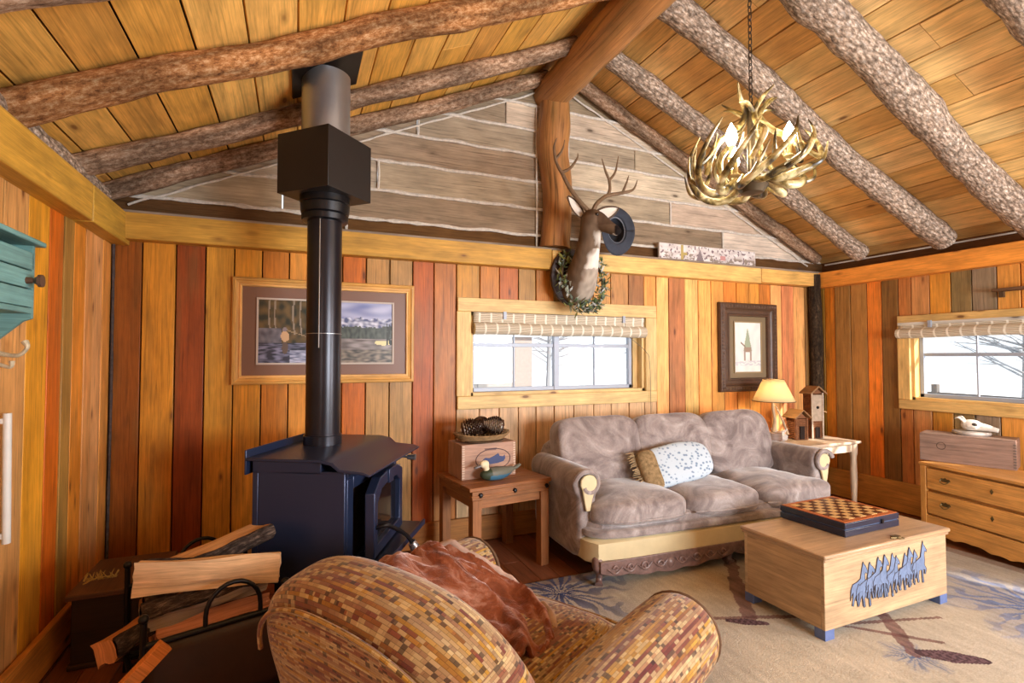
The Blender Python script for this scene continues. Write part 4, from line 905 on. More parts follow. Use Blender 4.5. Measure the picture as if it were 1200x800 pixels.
def scenery(u, v):
    if u < .42:        # stream in dark woods with a wading angler
        c = L3(lin((34, 42, 32)), lin((104, 84, 50)), .5 + nz(u * 22, v * 9)); 
        for s in (.08, .12, .25, .3): 
            if abs(u - s - .01 * sin(v * 6)) < .006 and v > .45: c = lin((140, 128, 112))
        if v < .55 and u < .16: c = L3(lin((70, 72, 84)), lin((120, 118, 128)), .5 + nz(u * 30, v * 12, 3))
        if v < .32: c = L3(lin((40, 48, 66)), lin((130, 134, 164)), .3 + 1.4 * nz(u * 18, v * 34, 5))
        if .22 < u < .42 and v < .20 + .03 * nz(u * 30, 0): c = L3(lin((80, 90, 120)), lin((190, 196, 220)), .5 + nz(u * 20, v * 50, 5))
        if ((u - .185) / .022) ** 2 + ((v - .24) / .10) ** 2 < 1: c = lin((92, 78, 70))
        if ((u - .185) / .03) ** 2 + ((v - .42) / .085) ** 2 < 1: c = lin((196, 160, 122))
        if ((u - .182) / .018) ** 2 + ((v - .53) / .035) ** 2 < 1: c = lin((130, 120, 124))
        if abs(v - (.52 - (u - .2) * .7)) < .008 and u > .2: c = lin((150, 130, 100))
        return c
    c = L3(lin((96, 110, 168)), lin((186, 192, 220)), .3 + v * .3 + .8 * nz(u * 5, v * 9, 8))
    ridge = .74 + .07 * nz(u * 9, 1) + .03 * nz(u * 30, 2)
    if v < ridge: c = L3(lin((76, 86, 128)), lin((216, 222, 238)), .45 + 1.3 * nz(u * 26, v * 22, 1))
    tr = .60 + .05 * nz(u * 12, 4) + .03 * nz(u * 60, 4)
    if v < tr: c = L3(lin((44, 56, 56)), lin((84, 96, 88)), .5 + nz(u * 50, v * 12, 6))
    if v < .40: c = L3(lin((96, 90, 88)), lin((156, 150, 150)), .5 + nz(u * 12, v * 26, 7))
    if v < .22: c = L3(lin((60, 62, 60)), lin((150, 140, 126)), .4 + nz(u * 22, v * 26, 9))
    if ((u - .93) / .07) ** 2 + ((v - .34) / .05) ** 2 < 1 and v < .36: c = lin((222, 214, 160))
    if u > .955 and v > .3 and v < .66 and nz(u * 60, v * 10, 3) > -.2: c = lin((30, 42, 34))
    return c
art_frame('framed_print', 'wide wood-framed double landscape print behind the stove pipe', -.40, .825, 1.262, 1.99, .062, PLANK, (216, 164, 88), (.10, .085), lin((122, 90, 74)), scenery, 150, 60, lin((196, 186, 176)))
def elk(u, v):
    c = L3(lin((232, 232, 226)), lin((214, 216, 214)), .5 + nz(u * 5, v * 5))
    if .42 < v < .88 and abs(u - .5) < .16 * (.9 - v) / .45 + .01 * nz(u * 40, v * 40): c = lin((150, 162, 140))
    if abs(u - .5) < .14 and .40 < v < .50: c = lin((150, 128, 112))
    if abs(abs(u - .5) - .12) < .03 and .22 < v < .42: c = lin((156, 138, 126))
    if abs(v - (.55 + .5 * (.33 - u))) < .02 and .24 < u < .42: c = lin((130, 112, 100))
    if v < .22 and v > .12 and nz(u * 9, v * 30) > -.05: c = lin((196, 198, 204))
    return c
art_frame('ornate_framed_print', 'small elk print in a dark carved frame right of the back window', 3.83, 4.60, 1.105, 1.99, .135, plain('dark_carved_frame', (84, 60, 44), .45, 0, .5, .3, 20), (255, 255, 255), (.075, .06), lin((120, 104, 78)), elk, 60, 80, lin((150, 130, 96)), True)
# long narrow painted birch panel leaning on the ledge
def birch(u, v):
    c = L3(lin((196, 186, 182)), lin((232, 226, 222)), .5 + nz(u * 14, v * 4))
    if nz(u * 50, v * 6, 3) > .28: c = lin((126, 108, 112))
    if v < .45 and nz(u * 24, v * 5, 7) > .1: c = lin((150, 136, 124))
    if abs(u - .22) < .012 or (abs(u - .24) < .03 and .3 < v < .5): c = lin((180, 160, 96))
    if abs(u - .40) < .05 * (.8 - v) and v < .8: c = lin((134, 120, 122))
    if abs(u - .64) < .03 and .2 < v < .5: c = lin((196, 144, 140))
    return c
pp = thing('birch_panel', 'long narrow birch bark painted panel standing on the ledge below the gable boards', 'plaque', (3.70, YB - .04, 2.364))
obj('panel', M().box((3.70, YB - .035, 2.44), (1.20, .025, .15), None, lin((206, 196, 188)), 0), GENERIC, pp, bevel=.003, world=True)
obj('painting', M().grid(lambda u, v: (3.105 + 1.19 * u, YB - .0485, 2.37 + .14 * v), 160, 16, birch), PRINT, pp, smooth=False, solid=.001, world=True)
# ================================================================ WALL CABINET, HOOK, ROD
TEAL = mkobjwood('teal_paint', (112, 160, 158), contrast=.12, rough=.5, knots=False)
wc = thing('wall_cabinet', 'small teal painted wall shelf cabinet with round peg on the left wall', 'cabinet', (XL + .0, 2.1, 1.6))
X1 = XL + .205; yE = 2.36
m = M()
for q in range(3): m.box((X1 - .01, yE - .4, 1.655 + .066 * q), (.02, .8, .062))
obj('front_boards', m, TEAL, wc, bevel=.003, world=True)
obj('top_board', M().box(((XL + X1) / 2 + .012, yE - .385, 1.852), (X1 - XL + .03, .80, .018)), TEAL, wc, bevel=.004, world=True)
obj('bottom_rail', M().box(((XL + X1) / 2, yE - .4, 1.612), (X1 - XL, .8, .02)), TEAL, wc, bevel=.003, world=True)
pl = [(0, 0), (.205, 0), (.205, -.02), (.18, -.03), (.15, -.06), (.11, -.10), (.08, -.16), (.03, -.19), (0, -.19)]
for yy in (yE - .02, yE - .78):
    obj('side_bracket', M().prism([(p[0], p[1] if p[1] < 0 else .24) for p in pl][::-1], .018, mat4((XL, yy + .018, 1.605), (1, 0, 0), (0, 0, 1))), TEAL, wc, world=True)
obj('peg', M().lathe([(.012, 0), (.009, .02), (.014, .028), (.022, .034), (.022, .045), (0, .05)], 14, (X1, yE - .06, 1.715), Matrix.Rotation(pi / 2, 3, 'Y')), plain('peg_wood', (92, 66, 50), .5), wc, world=True)
m = M(); y = 2.60; z = 1.455
m.box((XL + .006, y, z), (.012, .03, .12)); m.tube([(XL + .01, y, z + .01), (XL + .07, y, z - .0), (XL + .10, y, z + .03), (XL + .09, y + .005, z + .055)], [.010, .008, .008, .013], 8, sub=4); m.tube([(XL + .01, y, z - .03), (XL + .05, y, z - .045), (XL + .055, y, z - .02)], [.008, .007, .011], 8, sub=4)
tag(obj('coat_hook', m, plain('cream_iron', (206, 192, 160), .5, .2, .5, .4, 40)), 'small cream cast coat hook on the left wall below the teal cabinet', 'hook')
m = M().tube([(XL + .03, 2.64, 1.23), (XL + .03, 2.66, .72)], .014, 10).box((XL + .012, 2.64, 1.20), (.03, .02, .02)).box((XL + .012, 2.66, .75), (.03, .02, .02))
tag(obj('white_rod', m, plain('white_plastic', (220, 220, 214), .4), angle=50), 'slim white vertical rod on the left wall at the picture edge', 'rod')
# ================================================================ STOVE
st = thing('wood_stove', 'blue-black wood stove with arched glass door and coiled handle in the left corner', 'stove', (.16, 3.02, 0), 0)
E_ = Vector((.485, .875, 0)).normalized(); NF = Vector((E_.y, -E_.x, 0)); A0 = Vector((.222, 2.60, 0))     # front near corner
SW, SD = .74, .47
def SP(a, b, z): p = A0 + E_ * a - NF * b; return Vector((p.x, p.y, z))     # a along the front, b inwards
Rs = Matrix(((E_.x, -NF.x, 0), (E_.y, -NF.y, 0), (0, 0, 1)))
def sbox(m, a0, a1, b0, b1, z0, z1, col=W1): return m.box(SP((a0 + a1) / 2, (b0 + b1) / 2, (z0 + z1) / 2), (a1 - a0, b1 - b0, z1 - z0), Rs, col)
m = M(); t = .03
sbox(m, 0, SW, SD - t, SD, .36, .90); sbox(m, 0, t, .0, SD - t, .36, .90); sbox(m, SW - t, SW, 0, SD - t, .36, .90); sbox(m, t, SW - t, .0, SD - t, .36, .40); sbox(m, t, SW - t, .0, SD - t, .86, .90)
sbox(m, t, .10, 0, .03, .40, .86); sbox(m, SW - .10, SW - t, 0, .03, .40, .86); sbox(m, .10, SW - .10, 0, .03, .80, .86); sbox(m, .10, SW - .10, 0, .03, .40, .45)
sbox(m, 0, SW, .12, SD, .885, .948); sbox(m, .0, SW, .0, .12, .885, .902)
obj('firebox', m, STEEL, st, bevel=.004, world=True)
m = M(); sbox(m, .10, SW - .10, .04, .06, .42, .84, W1); obj('fire_bricks', m, plain('sooty_brick', (66, 58, 52), .9, 0, .2, .5, 12), st, world=True)
m = M(); sbox(m, .10, SW - .10, .06, SD - .06, .05, .36); sbox(m, .04, SW - .04, .02, SD - .02, .025, .05); obj('pedestal', m, BLACK, st, bevel=.004, world=True)
# stepped top plate (profile across depth, extruded along the front)
pf = [(-.13, .885), (-.10, .895), (.02, .905), (.06, .935), (.12, .948), (SD + .02, .95), (SD + .02, .963), (.115, .962), (.05, .95), (.015, .919), (-.10, .909), (-.135, .895)]
m = M().prism([(-b, z) for b, z in pf], SW + .06, mat4(tuple(SP(-.03, 0, 0)), tuple(NF), (0, 0, 1)));
mm_ = mat4(tuple(SP(-.03, 0, 0)), tuple(NF), (0, 0, 1)); zdir = Vector((mm_[0][2], mm_[1][2], mm_[2][2]))
if zdir.dot(E_) < 0:
    m = M().prism([(-b, z) for b, z in pf], SW + .06, mat4(tuple(SP(SW + .03, 0, 0)), tuple(NF), (0, 0, 1)))
obj('top_plate', m, STEEL, st, bevel=.003, world=True)
m = M(); sbox(m, -.02, SW + .02, SD + .02, SD + .03, .88, 1.0); obj('rear_shield', m, STEEL, st, bevel=.003, world=True)
m = M(); sbox(m, -.01, SW + .01, -.17, 0, .43, .445); sbox(m, -.01, SW + .01, -.18, -.165, .43, .46); obj('ash_lip', m, STEEL, st, bevel=.003, world=True)
# door, ajar about its right hinge
HG = SP(SW - .10, -.02, 0); oa = radians(-13); Rd = Matrix.Rotation(-oa, 3, 'Z')
dx_ = (Matrix.Rotation(-oa * -1 if False else oa * -1, 3, 'Z') @ (-E_)); 
dx_ = Matrix.Rotation(radians(4), 3, 'Z') @ (-E_); dn = Vector((-dx_.y, dx_.x, 0)); 
if dn.dot(NF) < 0: dn = -dn
DWd, z0, z1 = .54, .455, .845
outer = [(0, z0), (DWd, z0), (DWd, z1 - .07), (DWd - .10, z1 - .012), (DWd / 2, z1), (.10, z1 - .012), (0, z1 - .05)]
inner = [(.055, z0 + .055), (DWd - .055, z0 + .055), (DWd - .055, z1 - .13), (DWd - .13, z1 - .075), (DWd / 2, z1 - .06), (.12, z1 - .07), (.055, z1 - .11)]
def ring(m, o, i, d0, d1):
    b = len(m.v); n = len(o)
    for pts, d in ((o, d0), (i, d0), (o, d1), (i, d1)):
        for x, z in pts: p = HG + dx_ * x + dn * d; m.v.append((p.x, p.y, z))
    for k in range(n):
        q = (k + 1) % n; U = [(0, 0)] * 4
        m.face([b + k, b + q, b + n + q, b + n + k], U); m.face([b + 2 * n + k, b + 3 * n + k, b + 3 * n + q, b + 2 * n + q], U)
        m.face([b + k, b + 2 * n + k, b + 2 * n + q, b + q], U); m.face([b + n + k, b + n + q, b + 3 * n + q, b + 3 * n + k], U)
dm = M(); ring(dm, outer, inner, .0, .05); door = obj('door', dm, STEEL, st, bevel=.005, world=True, smooth=True, angle=25)
m = M(); b = [HG + dx_ * x + dn * .02 for x, z in inner]; g = M(); n = len(inner)
for d in (.015, .022):
    for x, z in inner: p = HG + dx_ * x + dn * d; g.v.append((p.x, p.y, z))
g.face(list(range(n)), [(0, 0)] * n); g.face(list(range(n, 2 * n))[::-1], [(0, 0)] * n)
for k in range(n): g.face([k, (k + 1) % n, n + (k + 1) % n, n + k], [(0, 0)] * 4)
def sub_of(parent, o): o.parent = parent; return o
def wobj(name, m, mat, par, **k):    # sub-part of a part that sits at its thing's origin
    inv = (Matrix.Translation(par.parent.location) @ Matrix.Rotation(par.parent.rotation_euler.z, 4, 'Z')).inverted(); m.v = [tuple(inv @ Vector(p)) for p in m.v]
    return obj(name, m, mat, par, **k)
wobj('door_glass', g, DGLASS, door)
def DP(x, z, d): p = HG + dx_ * x + dn * d; return (p.x, p.y, z)
m = M().tube([DP(DWd - .03, .60, .05), DP(DWd - .03, .61, .085), DP(DWd - .06, .60, .11), DP(DWd - .16, .53, .16), DP(DWd - .20, .47, .19), DP(DWd - .215, .44, .20)], .011, 8, sub=5); wobj('handle_bar', m, BLACK, door)
m = M(); P = []
p0 = Vector(DP(DWd - .20, .475, .187)); p1 = Vector(DP(DWd - .235, .365, .235)); ax_ = (p1 - p0); fx, fy, fz = frame(ax_)
for k in range(161):
    t = k / 160; a = k / 160 * 2 * pi * 15; r = .017 + .006 * sin(pi * t); P.append(tuple(p0 + ax_ * t + (fx * cos(a) + fy * sin(a)) * r))
m.tube(P, .0045, 5); wobj('spring_grip', m, CHROME, door)
wobj('handle_tip', M().tube([tuple(p0), tuple(p1), tuple(p1 + ax_ * .5)], [.010, .010, .012], 8), BLACK, door)
for z in (.52, .78): wobj('hinge', M().lathe([(0, -.03), (.014, -.028), (.014, .028), (0, .03)], 10, tuple(HG - dx_ * .012 + dn * .02 + Vector((0, 0, z)))), CHROME, door)
wobj('door_keystone', M().box(DP(DWd / 2, z1 - .035, .045), (.07, .03, .075), Rs), STEEL, door, bevel=.003)
p = SP(SW + .0, -.05, .835); obj('damper_knob', M().tube([tuple(p - NF * .05), tuple(p + NF * .03)], .006, 8).tube([tuple(p + NF * .02), tuple(p + NF * .07)], [.016, .02], 10), CHROME, st, world=True)
# pipe
sp_ = thing('stove_pipe', 'black stove pipe rising from the stove through a square ceiling support box to shiny flue', 'stove pipe', (.145, 3.126, .963))
PX, PY = .145, 3.126
obj('lower_pipe', M().tube([(PX, PY, .963), (PX, PY, 1.55), (PX, PY, 2.36)], .094, 28), PIPE, sp_, world=True)
obj('base_collar', M().lathe([(.094, 0), (.104, 0), (.104, .05), (.098, .052), (.098, .057), (.094, .057)], 28, (PX, PY, .962)), PIPE, sp_, world=True)
obj('pipe_seam', M().tube([(PX + .094 * cos(-1.9), PY + .094 * sin(-1.9), 1.5), (PX + .094 * cos(-1.9), PY + .094 * sin(-1.9), 2.25)], .003, 5).tube([(PX + .0945 * cos(a * .2244), PY + .0945 * sin(a * .2244), 1.58) for a in range(29)], .002, 5, caps=False), GALV, sp_, world=True)
obj('collar', M().lathe([(.10, 2.215), (.125, 2.22), (.128, 2.25), (.122, 2.255), (.13, 2.262), (.135, 2.31), (.13, 2.315), (.135, 2.32), (.135, 2.36), (0, 2.36)], 30, (PX, PY, 0)), BLACK, sp_, world=True)
for k in range(3): pass
bxw = .357
obj('support_box', M().box((PX, PY, 2.52), (bxw, bxw, .33), Matrix.Rotation(radians(45), 3, 'Z')), plain('satin_black_steel', (44, 40, 38), .45, .3, .4, .08), sp_, bevel=.002, world=True)
obj('flue', M().tube([(PX, PY, 2.68), (PX, PY, 3.06)], .132, 32), GALV, sp_, world=True)
Rc = Matrix.Rotation(-math.atan(SL), 3, 'Y'); obj('ceiling_flashing', M().box((PX, PY, cz(PX) - .012), (.40, .42, .012), Rc), BLACK, sp_, world=True)
# hearth
m = M()
for a in range(4):
    for b in range(5): m.box((-.02 + .305 * a, 2.40 + .305 * b, .012), (.298, .298, .024), None, j((120, 66, 50), .12))
hm = paint('hearth_tile', .5, 25)
tag(obj('hearth_pad', m, hm, bevel=.003), 'low reddish tiled hearth pad under the wood stove', 'hearth')
# ================================================================ LOG RACK + FIREWOOD
rk = thing('firewood_rack', 'black iron firewood rack with leather sides and arched handles', 'log rack', (-.37, 2.70, 0), radians(18))
RW, RD = .50, .66
m = M()
rb = .012
for y in (-RD / 2, RD / 2):
    m2 = M()
    for x in (-RW / 2, RW / 2):
        m2.tube([(x, y, .0), (x, y, .48)], rb, 10); m2.puff((x, y, .485), (rb * 1.5, rb * 1.5, rb * 1.5), p=2, n=4)
    m2.tube([(-RW / 2, y, .385), (RW / 2, y, .385)], rb, 10); m2.tube([(-RW / 2, y, .06), (RW / 2, y, .06)], rb, 10)
    obj('end_frame', m2, BLACK, rk)
    obj('leather_sling', M().grid(lambda u, v, y=y: (-RW / 2 + RW * u, y + .012 * sin(pi * v) * (1 if y > 0 else -1), .07 + .315 * v), 12, 6), plain('dark_leather', (56, 38, 28), .5, 0, .4, .25, 8), rk, solid=.006)
    hx = .05
    P = [(hx - .10, y, .385)] + [(hx - .10 * cos(pi * k / 12), y, .43 + .11 * sin(pi * k / 12)) for k in range(13)] + [(hx + .10, y, .385)]
    obj('handle', M().tube(P, .009, 10), BLACK, rk)
for x in (-RW / 2, RW / 2): obj('side_rail', M().tube([(x, -RD / 2, .08), (x, RD / 2, .08)], rb, 8), BLACK, rk)
m = M()
for k in range(6): m.tube([(-RW / 2, -RD / 2 + .06 + .12 * k, .075), (RW / 2, -RD / 2 + .06 + .12 * k, .075)], .008, 6)
obj('bottom_bars', m, BLACK, rk)
SPLIT = wood('split_wood', None, .4, .75, False, 1.0, 0, .2, bump=.8)
BARKD = bark('firewood_bark', (34, 26, 22), (74, 58, 50), (132, 112, 98), 22, .9, .4)
def firewood(c, d, L, w, h, roll, colr, label, seed, taper=.85):
    rnd = random.Random(seed); c = Vector(c); d = Vector(d).normalized(); x, y, _ = frame(d)
    root = thing('firewood_log', label, 'firewood', c, 0, 'split firewood in the rack')
    prof = [(-w / 2, -h / 2), (w / 2, -h * .42), (w * .42, h / 2), (-w * .34, h * .45)]
    cs, sn = cos(roll), sin(roll); m = M(); n = 14; K = 5
    pts2 = []
    for i in range(len(prof)):
        a, b = prof[i], prof[(i + 1) % len(prof)]
        for q in range(K): pts2.append((a[0] + (b[0] - a[0]) * q / K, a[1] + (b[1] - a[1]) * q / K))
    NN = len(pts2)
    for k in range(n + 1):
        t = k / n; s = 1 + (taper - 1) * t; o = d * (t - .5) * L
        for qi, (px, py) in enumerate(pts2):
            X, Y = (px * cs - py * sn) * s, (px * sn + py * cs) * s
            nv = noise.noise(Vector((px * 25, py * 25, t * 2.5 + seed))) * .012
            e = 0 if 0 < k < n else noise.noise(Vector((px * 40, py * 40, seed))) * .012
            m.v.append(tuple(x * (X + nv) + y * (Y + nv) + o + d * e))
    for k in range(n):
        for q in range(NN):
            q2 = (q + 1) % NN; U = [(k / n * L, q * .02 + seed), (k / n * L, (q + 1) * .02 + seed), ((k + 1) / n * L, (q + 1) * .02 + seed), ((k + 1) / n * L, q * .02 + seed)]
            if 2 * K <= q < 3 * K: continue
            m.face([k * NN + q, k * NN + q2, (k + 1) * NN + q2, (k + 1) * NN + q], U, lin(colr))
    m.face(list(range(NN))[::-1], [(p[0], p[1] * 3) for p in pts2][::-1], lin(tuple(min(255, q + 14) for q in colr)))
    m.face([n * NN + i for i in range(NN)], [(p[0], p[1] * 3) for p in pts2], lin(tuple(min(255, q + 14) for q in colr)))
    obj('split_face', m, SPLIT, root, angle=30)
    mbk = M(); b0 = 2 * K
    for k in range(n + 1):
        t = k / n; s = 1 + (taper - 1) * t; o = d * (t - .5) * (L - .01)
        for q in range(K + 1):
            px, py = pts2[(b0 + q) % NN]; f = q / K; bul = .12 * h * sin(pi * f)
            for lay in (0, 1):
                pass
            nl = hypot(px, py) + 1e-6; k2 = 1 + (bul + .004) / nl; X, Y = (px * k2 * cs - py * k2 * sn) * s, (px * k2 * sn + py * k2 * cs) * s; nv = noise.noise(Vector((px * 30, f * 3, t * 6 + seed))) * .008
            mbk.v.append(tuple(x * (X + nv) + y * (Y + nv) + o))
    for k in range(n):
        for q in range(K): mbk.face([k * (K + 1) + q, k * (K + 1) + q + 1, (k + 1) * (K + 1) + q + 1, (k + 1) * (K + 1) + q], [(k / n * L, q * .03), (k / n * L, q * .03 + .03), ((k + 1) / n * L, q * .03 + .03), ((k + 1) / n * L, q * .03)])
    obj('bark', mbk, BARKD, root, solid=.006)
    return root
er = Vector((.95, .31, 0))
firewood((-.32, 2.54, .55), (.99, -.02, -.055), .53, .13, .115, 4.66, (228, 190, 146), 'large pale split log lying across the front top of the rack', 3)
firewood((-.25, 2.76, .575), (.87, .46, .20), .54, .10, .13, 1.5, (210, 162, 112), 'split log with dark bark side tilted up behind the large pale one', 8)
firewood((-.33, 2.52, .445), (.94, .30, .07), .46, .09, .07, .6, (168, 150, 132), 'greyish split log showing under the large pale log', 12)
firewood((-.53, 2.52, .375), (.45, .85, .0), .42, .09, .09, 1.2, (188, 120, 66), 'orange-ended split log poking out left of the rack', 15)
firewood((-.30, 2.53, .345), (.95, .33, .03), .42, .09, .09, 2.2, (192, 128, 96), 'pinkish split log at the bottom front of the stack', 21)
firewood((-.34, 2.64, .30), (.95, .33, .0), .42, .15, .14, .4, (150, 104, 66), 'dark split log low in the middle of the rack', 26)
firewood((-.42, 2.86, .30), (.95, .33, .0), .42, .15, .14, .9, (150, 104, 66), 'low split log at the back of the rack', 29)
firewood((-.34, 2.47, .20), (.95, .33, .0), .42, .16, .16, .4, (140, 96, 60), 'lowest split log at the front of the rack', 33)
m = M(); m.box((-.58, 2.16, .27), (.05, .03, .46), Matrix.Rotation(radians(24), 3, 'Z') @ Matrix.Rotation(radians(50), 3, 'Y'), lin((206, 130, 66)), 0)
kd = tag(obj('kindling_board', m, SPLIT, bevel=.003), 'orange kindling board leaning at the near left end of the rack', 'firewood')
# low dark box in the corner
cbx = thing('corner_chest', 'low dark lidded box in the left corner behind the firewood rack', 'box', (-.79, 3.26, 0), radians(0))
CBW = mkobjwood('dark_stained_wood', (58, 40, 30), contrast=.5, rough=.5, knots=False)
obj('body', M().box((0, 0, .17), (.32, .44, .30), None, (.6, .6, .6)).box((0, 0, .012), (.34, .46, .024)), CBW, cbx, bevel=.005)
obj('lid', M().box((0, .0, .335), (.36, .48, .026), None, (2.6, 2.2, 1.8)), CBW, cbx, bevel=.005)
m = M()
m.tube([(-.93, 3.12, .36), (-.87, 3.11, .385), (-.80, 3.14, .375)], [.004, .003, .002], 5, sub=4)
for k in range(40):
    t = random.random(); p = Vector((-.93 + .13 * t, 3.12 + .01 * t, .372)); a = random.uniform(0, 6.28); q = p + Vector((cos(a) * .022, sin(a) * .022, random.uniform(.005, .04))); m.tube([tuple(p), tuple(q)], [.003, .001], 4)
tag(obj('dried_sprig', m, plain('dry_straw', (176, 150, 84), .9)), 'small dried yellow sprig lying on the corner box', 'sprig')
# ================================================================ ARMCHAIR
ka = N('kilim_fabric', .9, 0, .15); ka.b.inputs['Sheen Weight'].default_value = .25
uv = ka.co('UV', (1, 1, 1)); br = ka.n('ShaderNodeTexBrick'); br.inputs['Scale'].default_value = 1; br.inputs['Brick Width'].default_value = .032; br.inputs['Row Height'].default_value = .0085; br.inputs['Mortar Size'].default_value = .0009; br.inputs['Mortar Smooth'].default_value = .3
br.inputs['Color1'].default_value = G(.8); br.inputs['Color2'].default_value = G(1.1); br.inputs['Mortar'].default_value = G(.55); ka.l(uv, br.inputs[0])
def snapped(sx, sy, off):
    q = ka.n('ShaderNodeVectorMath', operation='SNAP'); ka.l(uv, q.inputs[0]); q.inputs[1].default_value = (sx, sy, 1); q2 = ka.n('ShaderNodeVectorMath', operation='ADD'); ka.l(q.outputs[0], q2.inputs[0]); q2.inputs[1].default_value = off; return q2.outputs[0]
def cells(sx, sy, off):
    wn = ka.n('ShaderNodeTexWhiteNoise', noise_dimensions='3D'); ka.l(snapped(sx, sy, off), wn.inputs['Vector']); return wn.outputs['Value']
mpb = ka.n('ShaderNodeMapping'); mpb.inputs['Scale'].default_value = (.7, 19, 1); ka.l(snapped(.042, .0085, (0, 0, 0)), mpb.inputs[0]); bands = ka.noise(mpb.outputs[0], 1.0, 2, .5)
c = ka.ramp(bands, [(.30, rgba((92, 36, 34))), (.385, rgba((140, 92, 66))), (.44, rgba((172, 146, 104))), (.49, rgba((108, 52, 44))), (.54, rgba((168, 126, 44))), (.59, rgba((160, 134, 98))), (.65, rgba((104, 54, 44))), (.72, rgba((160, 120, 50)))], 'LINEAR')
c = ka.mix(ka.ramp(cells(.024, .0085, (3, 1, 0)), [(.80, G(0)), (.81, G(.5))]), c, rgba((198, 178, 132)))
c = ka.mix(ka.ramp(cells(.016, .0085, (7, 2, 0)), [(.09, G(.75)), (.10, G(0))]), c, rgba((46, 32, 30))); c = ka.mix(.9, c, br.outputs[0], 'MULTIPLY'); ka.base(c); ka.bump(br.outputs[0], .35, .004); KILIM = ka.m
ca_ = radians(31)
ac = thing('armchair', 'kilim striped rolled-arm armchair in the foreground seen from behind', 'armchair', (.615, 1.624, 0), ca_); ac.scale = (1.07, 1.07, 1.04)
# back: plump shape with rounded top, leaning back
Rk = Matrix.Rotation(radians(-14), 3, 'Y')
def bmod(X, Y, Z, v):
    z = v.z - .075 * (abs(Y) ** 2.2) * (Z > 0) * Z; return (v.x * (1 + .10 * max(0, Z)), v.y * (1 - .05 * max(0, Z) ** 2), z)
obj('backrest', M().puff((-.395, 0, .515), (.115, .445, .355), Rk, p=3.6, n=26, mod=bmod, uvax=1), KILIM, ac, angle=80)
# welt outlining the outer back panel
P = []
for k in range(5, 36):
    a = pi * k / 40; Yy = -cos(a); Zz = sin(a); q = (abs(Yy) ** 3.6 + abs(Zz) ** 3.6) ** (1 / 3.6); Yy /= q; Zz /= q
    v = Vector((-.085, Yy * .395, Zz * .30 - .075 * abs(Yy) ** 2.2 * Zz)); v = Rk @ v; P.append((v.x - .395 - .028, v.y, v.z + .515))
obj('back_welt', M().tube(P, .007, 8), KILIM, ac)
for s in (-1, 1):
    m = M(); nA = 14; P = [(-.34, s * .40, .455), (-.15, s * .41, .485), (.1, s * .42, .49), (.36, s * .43, .485), (.42, s * .43, .483)]
    m.tube(P, [.125, .13, .132, .132, .118], 32, sub=6, up=(0, 0, 1)); obj('arm_roll', m, KILIM, ac, angle=50)
    obj('arm_panel', M().puff((.03, s * .415, .26), (.37, .085, .20), p=9, n=12, uvax=0), KILIM, ac, angle=60)
    P = [(.418, s * .43 + .124 * cos(a * .2244), .483 + .124 * sin(a * .2244)) for a in range(29)]
    obj('arm_welt', M().tube(P, .007, 8, caps=False), plain('dark_welt', (92, 66, 44), .8), ac)
obj('seat_base', M().puff((.04, 0, .21), (.38, .34, .12), p=9, n=12, uvax=0), KILIM, ac, angle=60)
obj('seat_cushion', M().puff((.08, 0, .385), (.37, .275, .075), p=4.5, n=22, uvax=0, mod=lambda X, Y, Z, v: (v.x, v.y, v.z + (.025 * (1 - X * X) * (1 - Y * Y) if Z > 0 else 0))), KILIM, ac, angle=80)
obj('seat_welt', M().tube([(-.25, -.272, .43), (.2, -.275, .43), (.40, -.262, .43), (.44, -.2, .43), (.448, 0, .43), (.44, .2, .43), (.40, .262, .43), (.2, .275, .43), (-.25, .272, .43)], .006, 7, sub=5), KILIM, ac)
for x in (-.33, .36):
    for y in (-.33, .33): obj('leg', M().lathe([(.016, 0), (.03, .03), (.034, .06), (.026, .1), (.03, .12)], 14, (x, y, 0)), CARVED, ac)
# velvet throw draped over the far arm and the back corner
ctrl = [  # rows run from outside the far arm to the seat; columns from the back to the front (local chair coords)
    [(-.30, .56, .52), (-.15, .57, .47), (.0, .57, .45), (.10, .56, .45), (.16, .56, .45)],
    [(-.30, .47, .62), (-.15, .46, .655), (.04, .46, .645), (.12, .46, .645), (.20, .45, .63)],
    [(-.27, .35, .66), (-.13, .34, .685), (.06, .33, .645), (.16, .33, .63), (.26, .32, .60)],
    [(-.24, .20, .68), (-.10, .19, .645), (.07, .17, .575), (.22, .16, .53), (.33, .14, .50)],
    [(-.22, .06, .68), (-.10, .04, .60), (.04, .02, .53), (.17, .01, .495), (.28, .0, .48)],
    [(-.20, -.08, .60), (-.12, -.10, .56), (-.02, -.12, .51), (.08, -.13, .485), (.17, -.12, .475)]]
nv, nu = 60, 60
rows = [catmull(r, 16) for r in ctrl]; cols = [catmull([rows[r][k] for r in range(len(rows))], 12) for k in range(len(rows[0]))]
U_, V_ = len(cols) - 1, len(cols[0]) - 1
def fth(u, v):
    p = Vector(cols[round(u * U_)][round(v * V_)]); wv2 = .018 * sin(18 * u + 5 * v + 2.5 * noise.noise(Vector((u * 3, v * 3, 1)))) + .02 * noise.noise(Vector((u * 9, v * 6, 3))) + .012 * noise.noise(Vector((u * 22, v * 12, 3))) + .006 * noise.noise(Vector((u * 50, v * 30, 3)))
    e = min(u, 1 - u, v, 1 - v); return p + Vector((.3, .2, 1)) * wv2
kt = N('crushed_velvet', .6, 0, .3); kt.b.inputs['Sheen Weight'].default_value = .8; kt.b.inputs['Sheen Roughness'].default_value = .35; kt.b.inputs['Sheen Tint'].default_value = rgba((236, 206, 196))
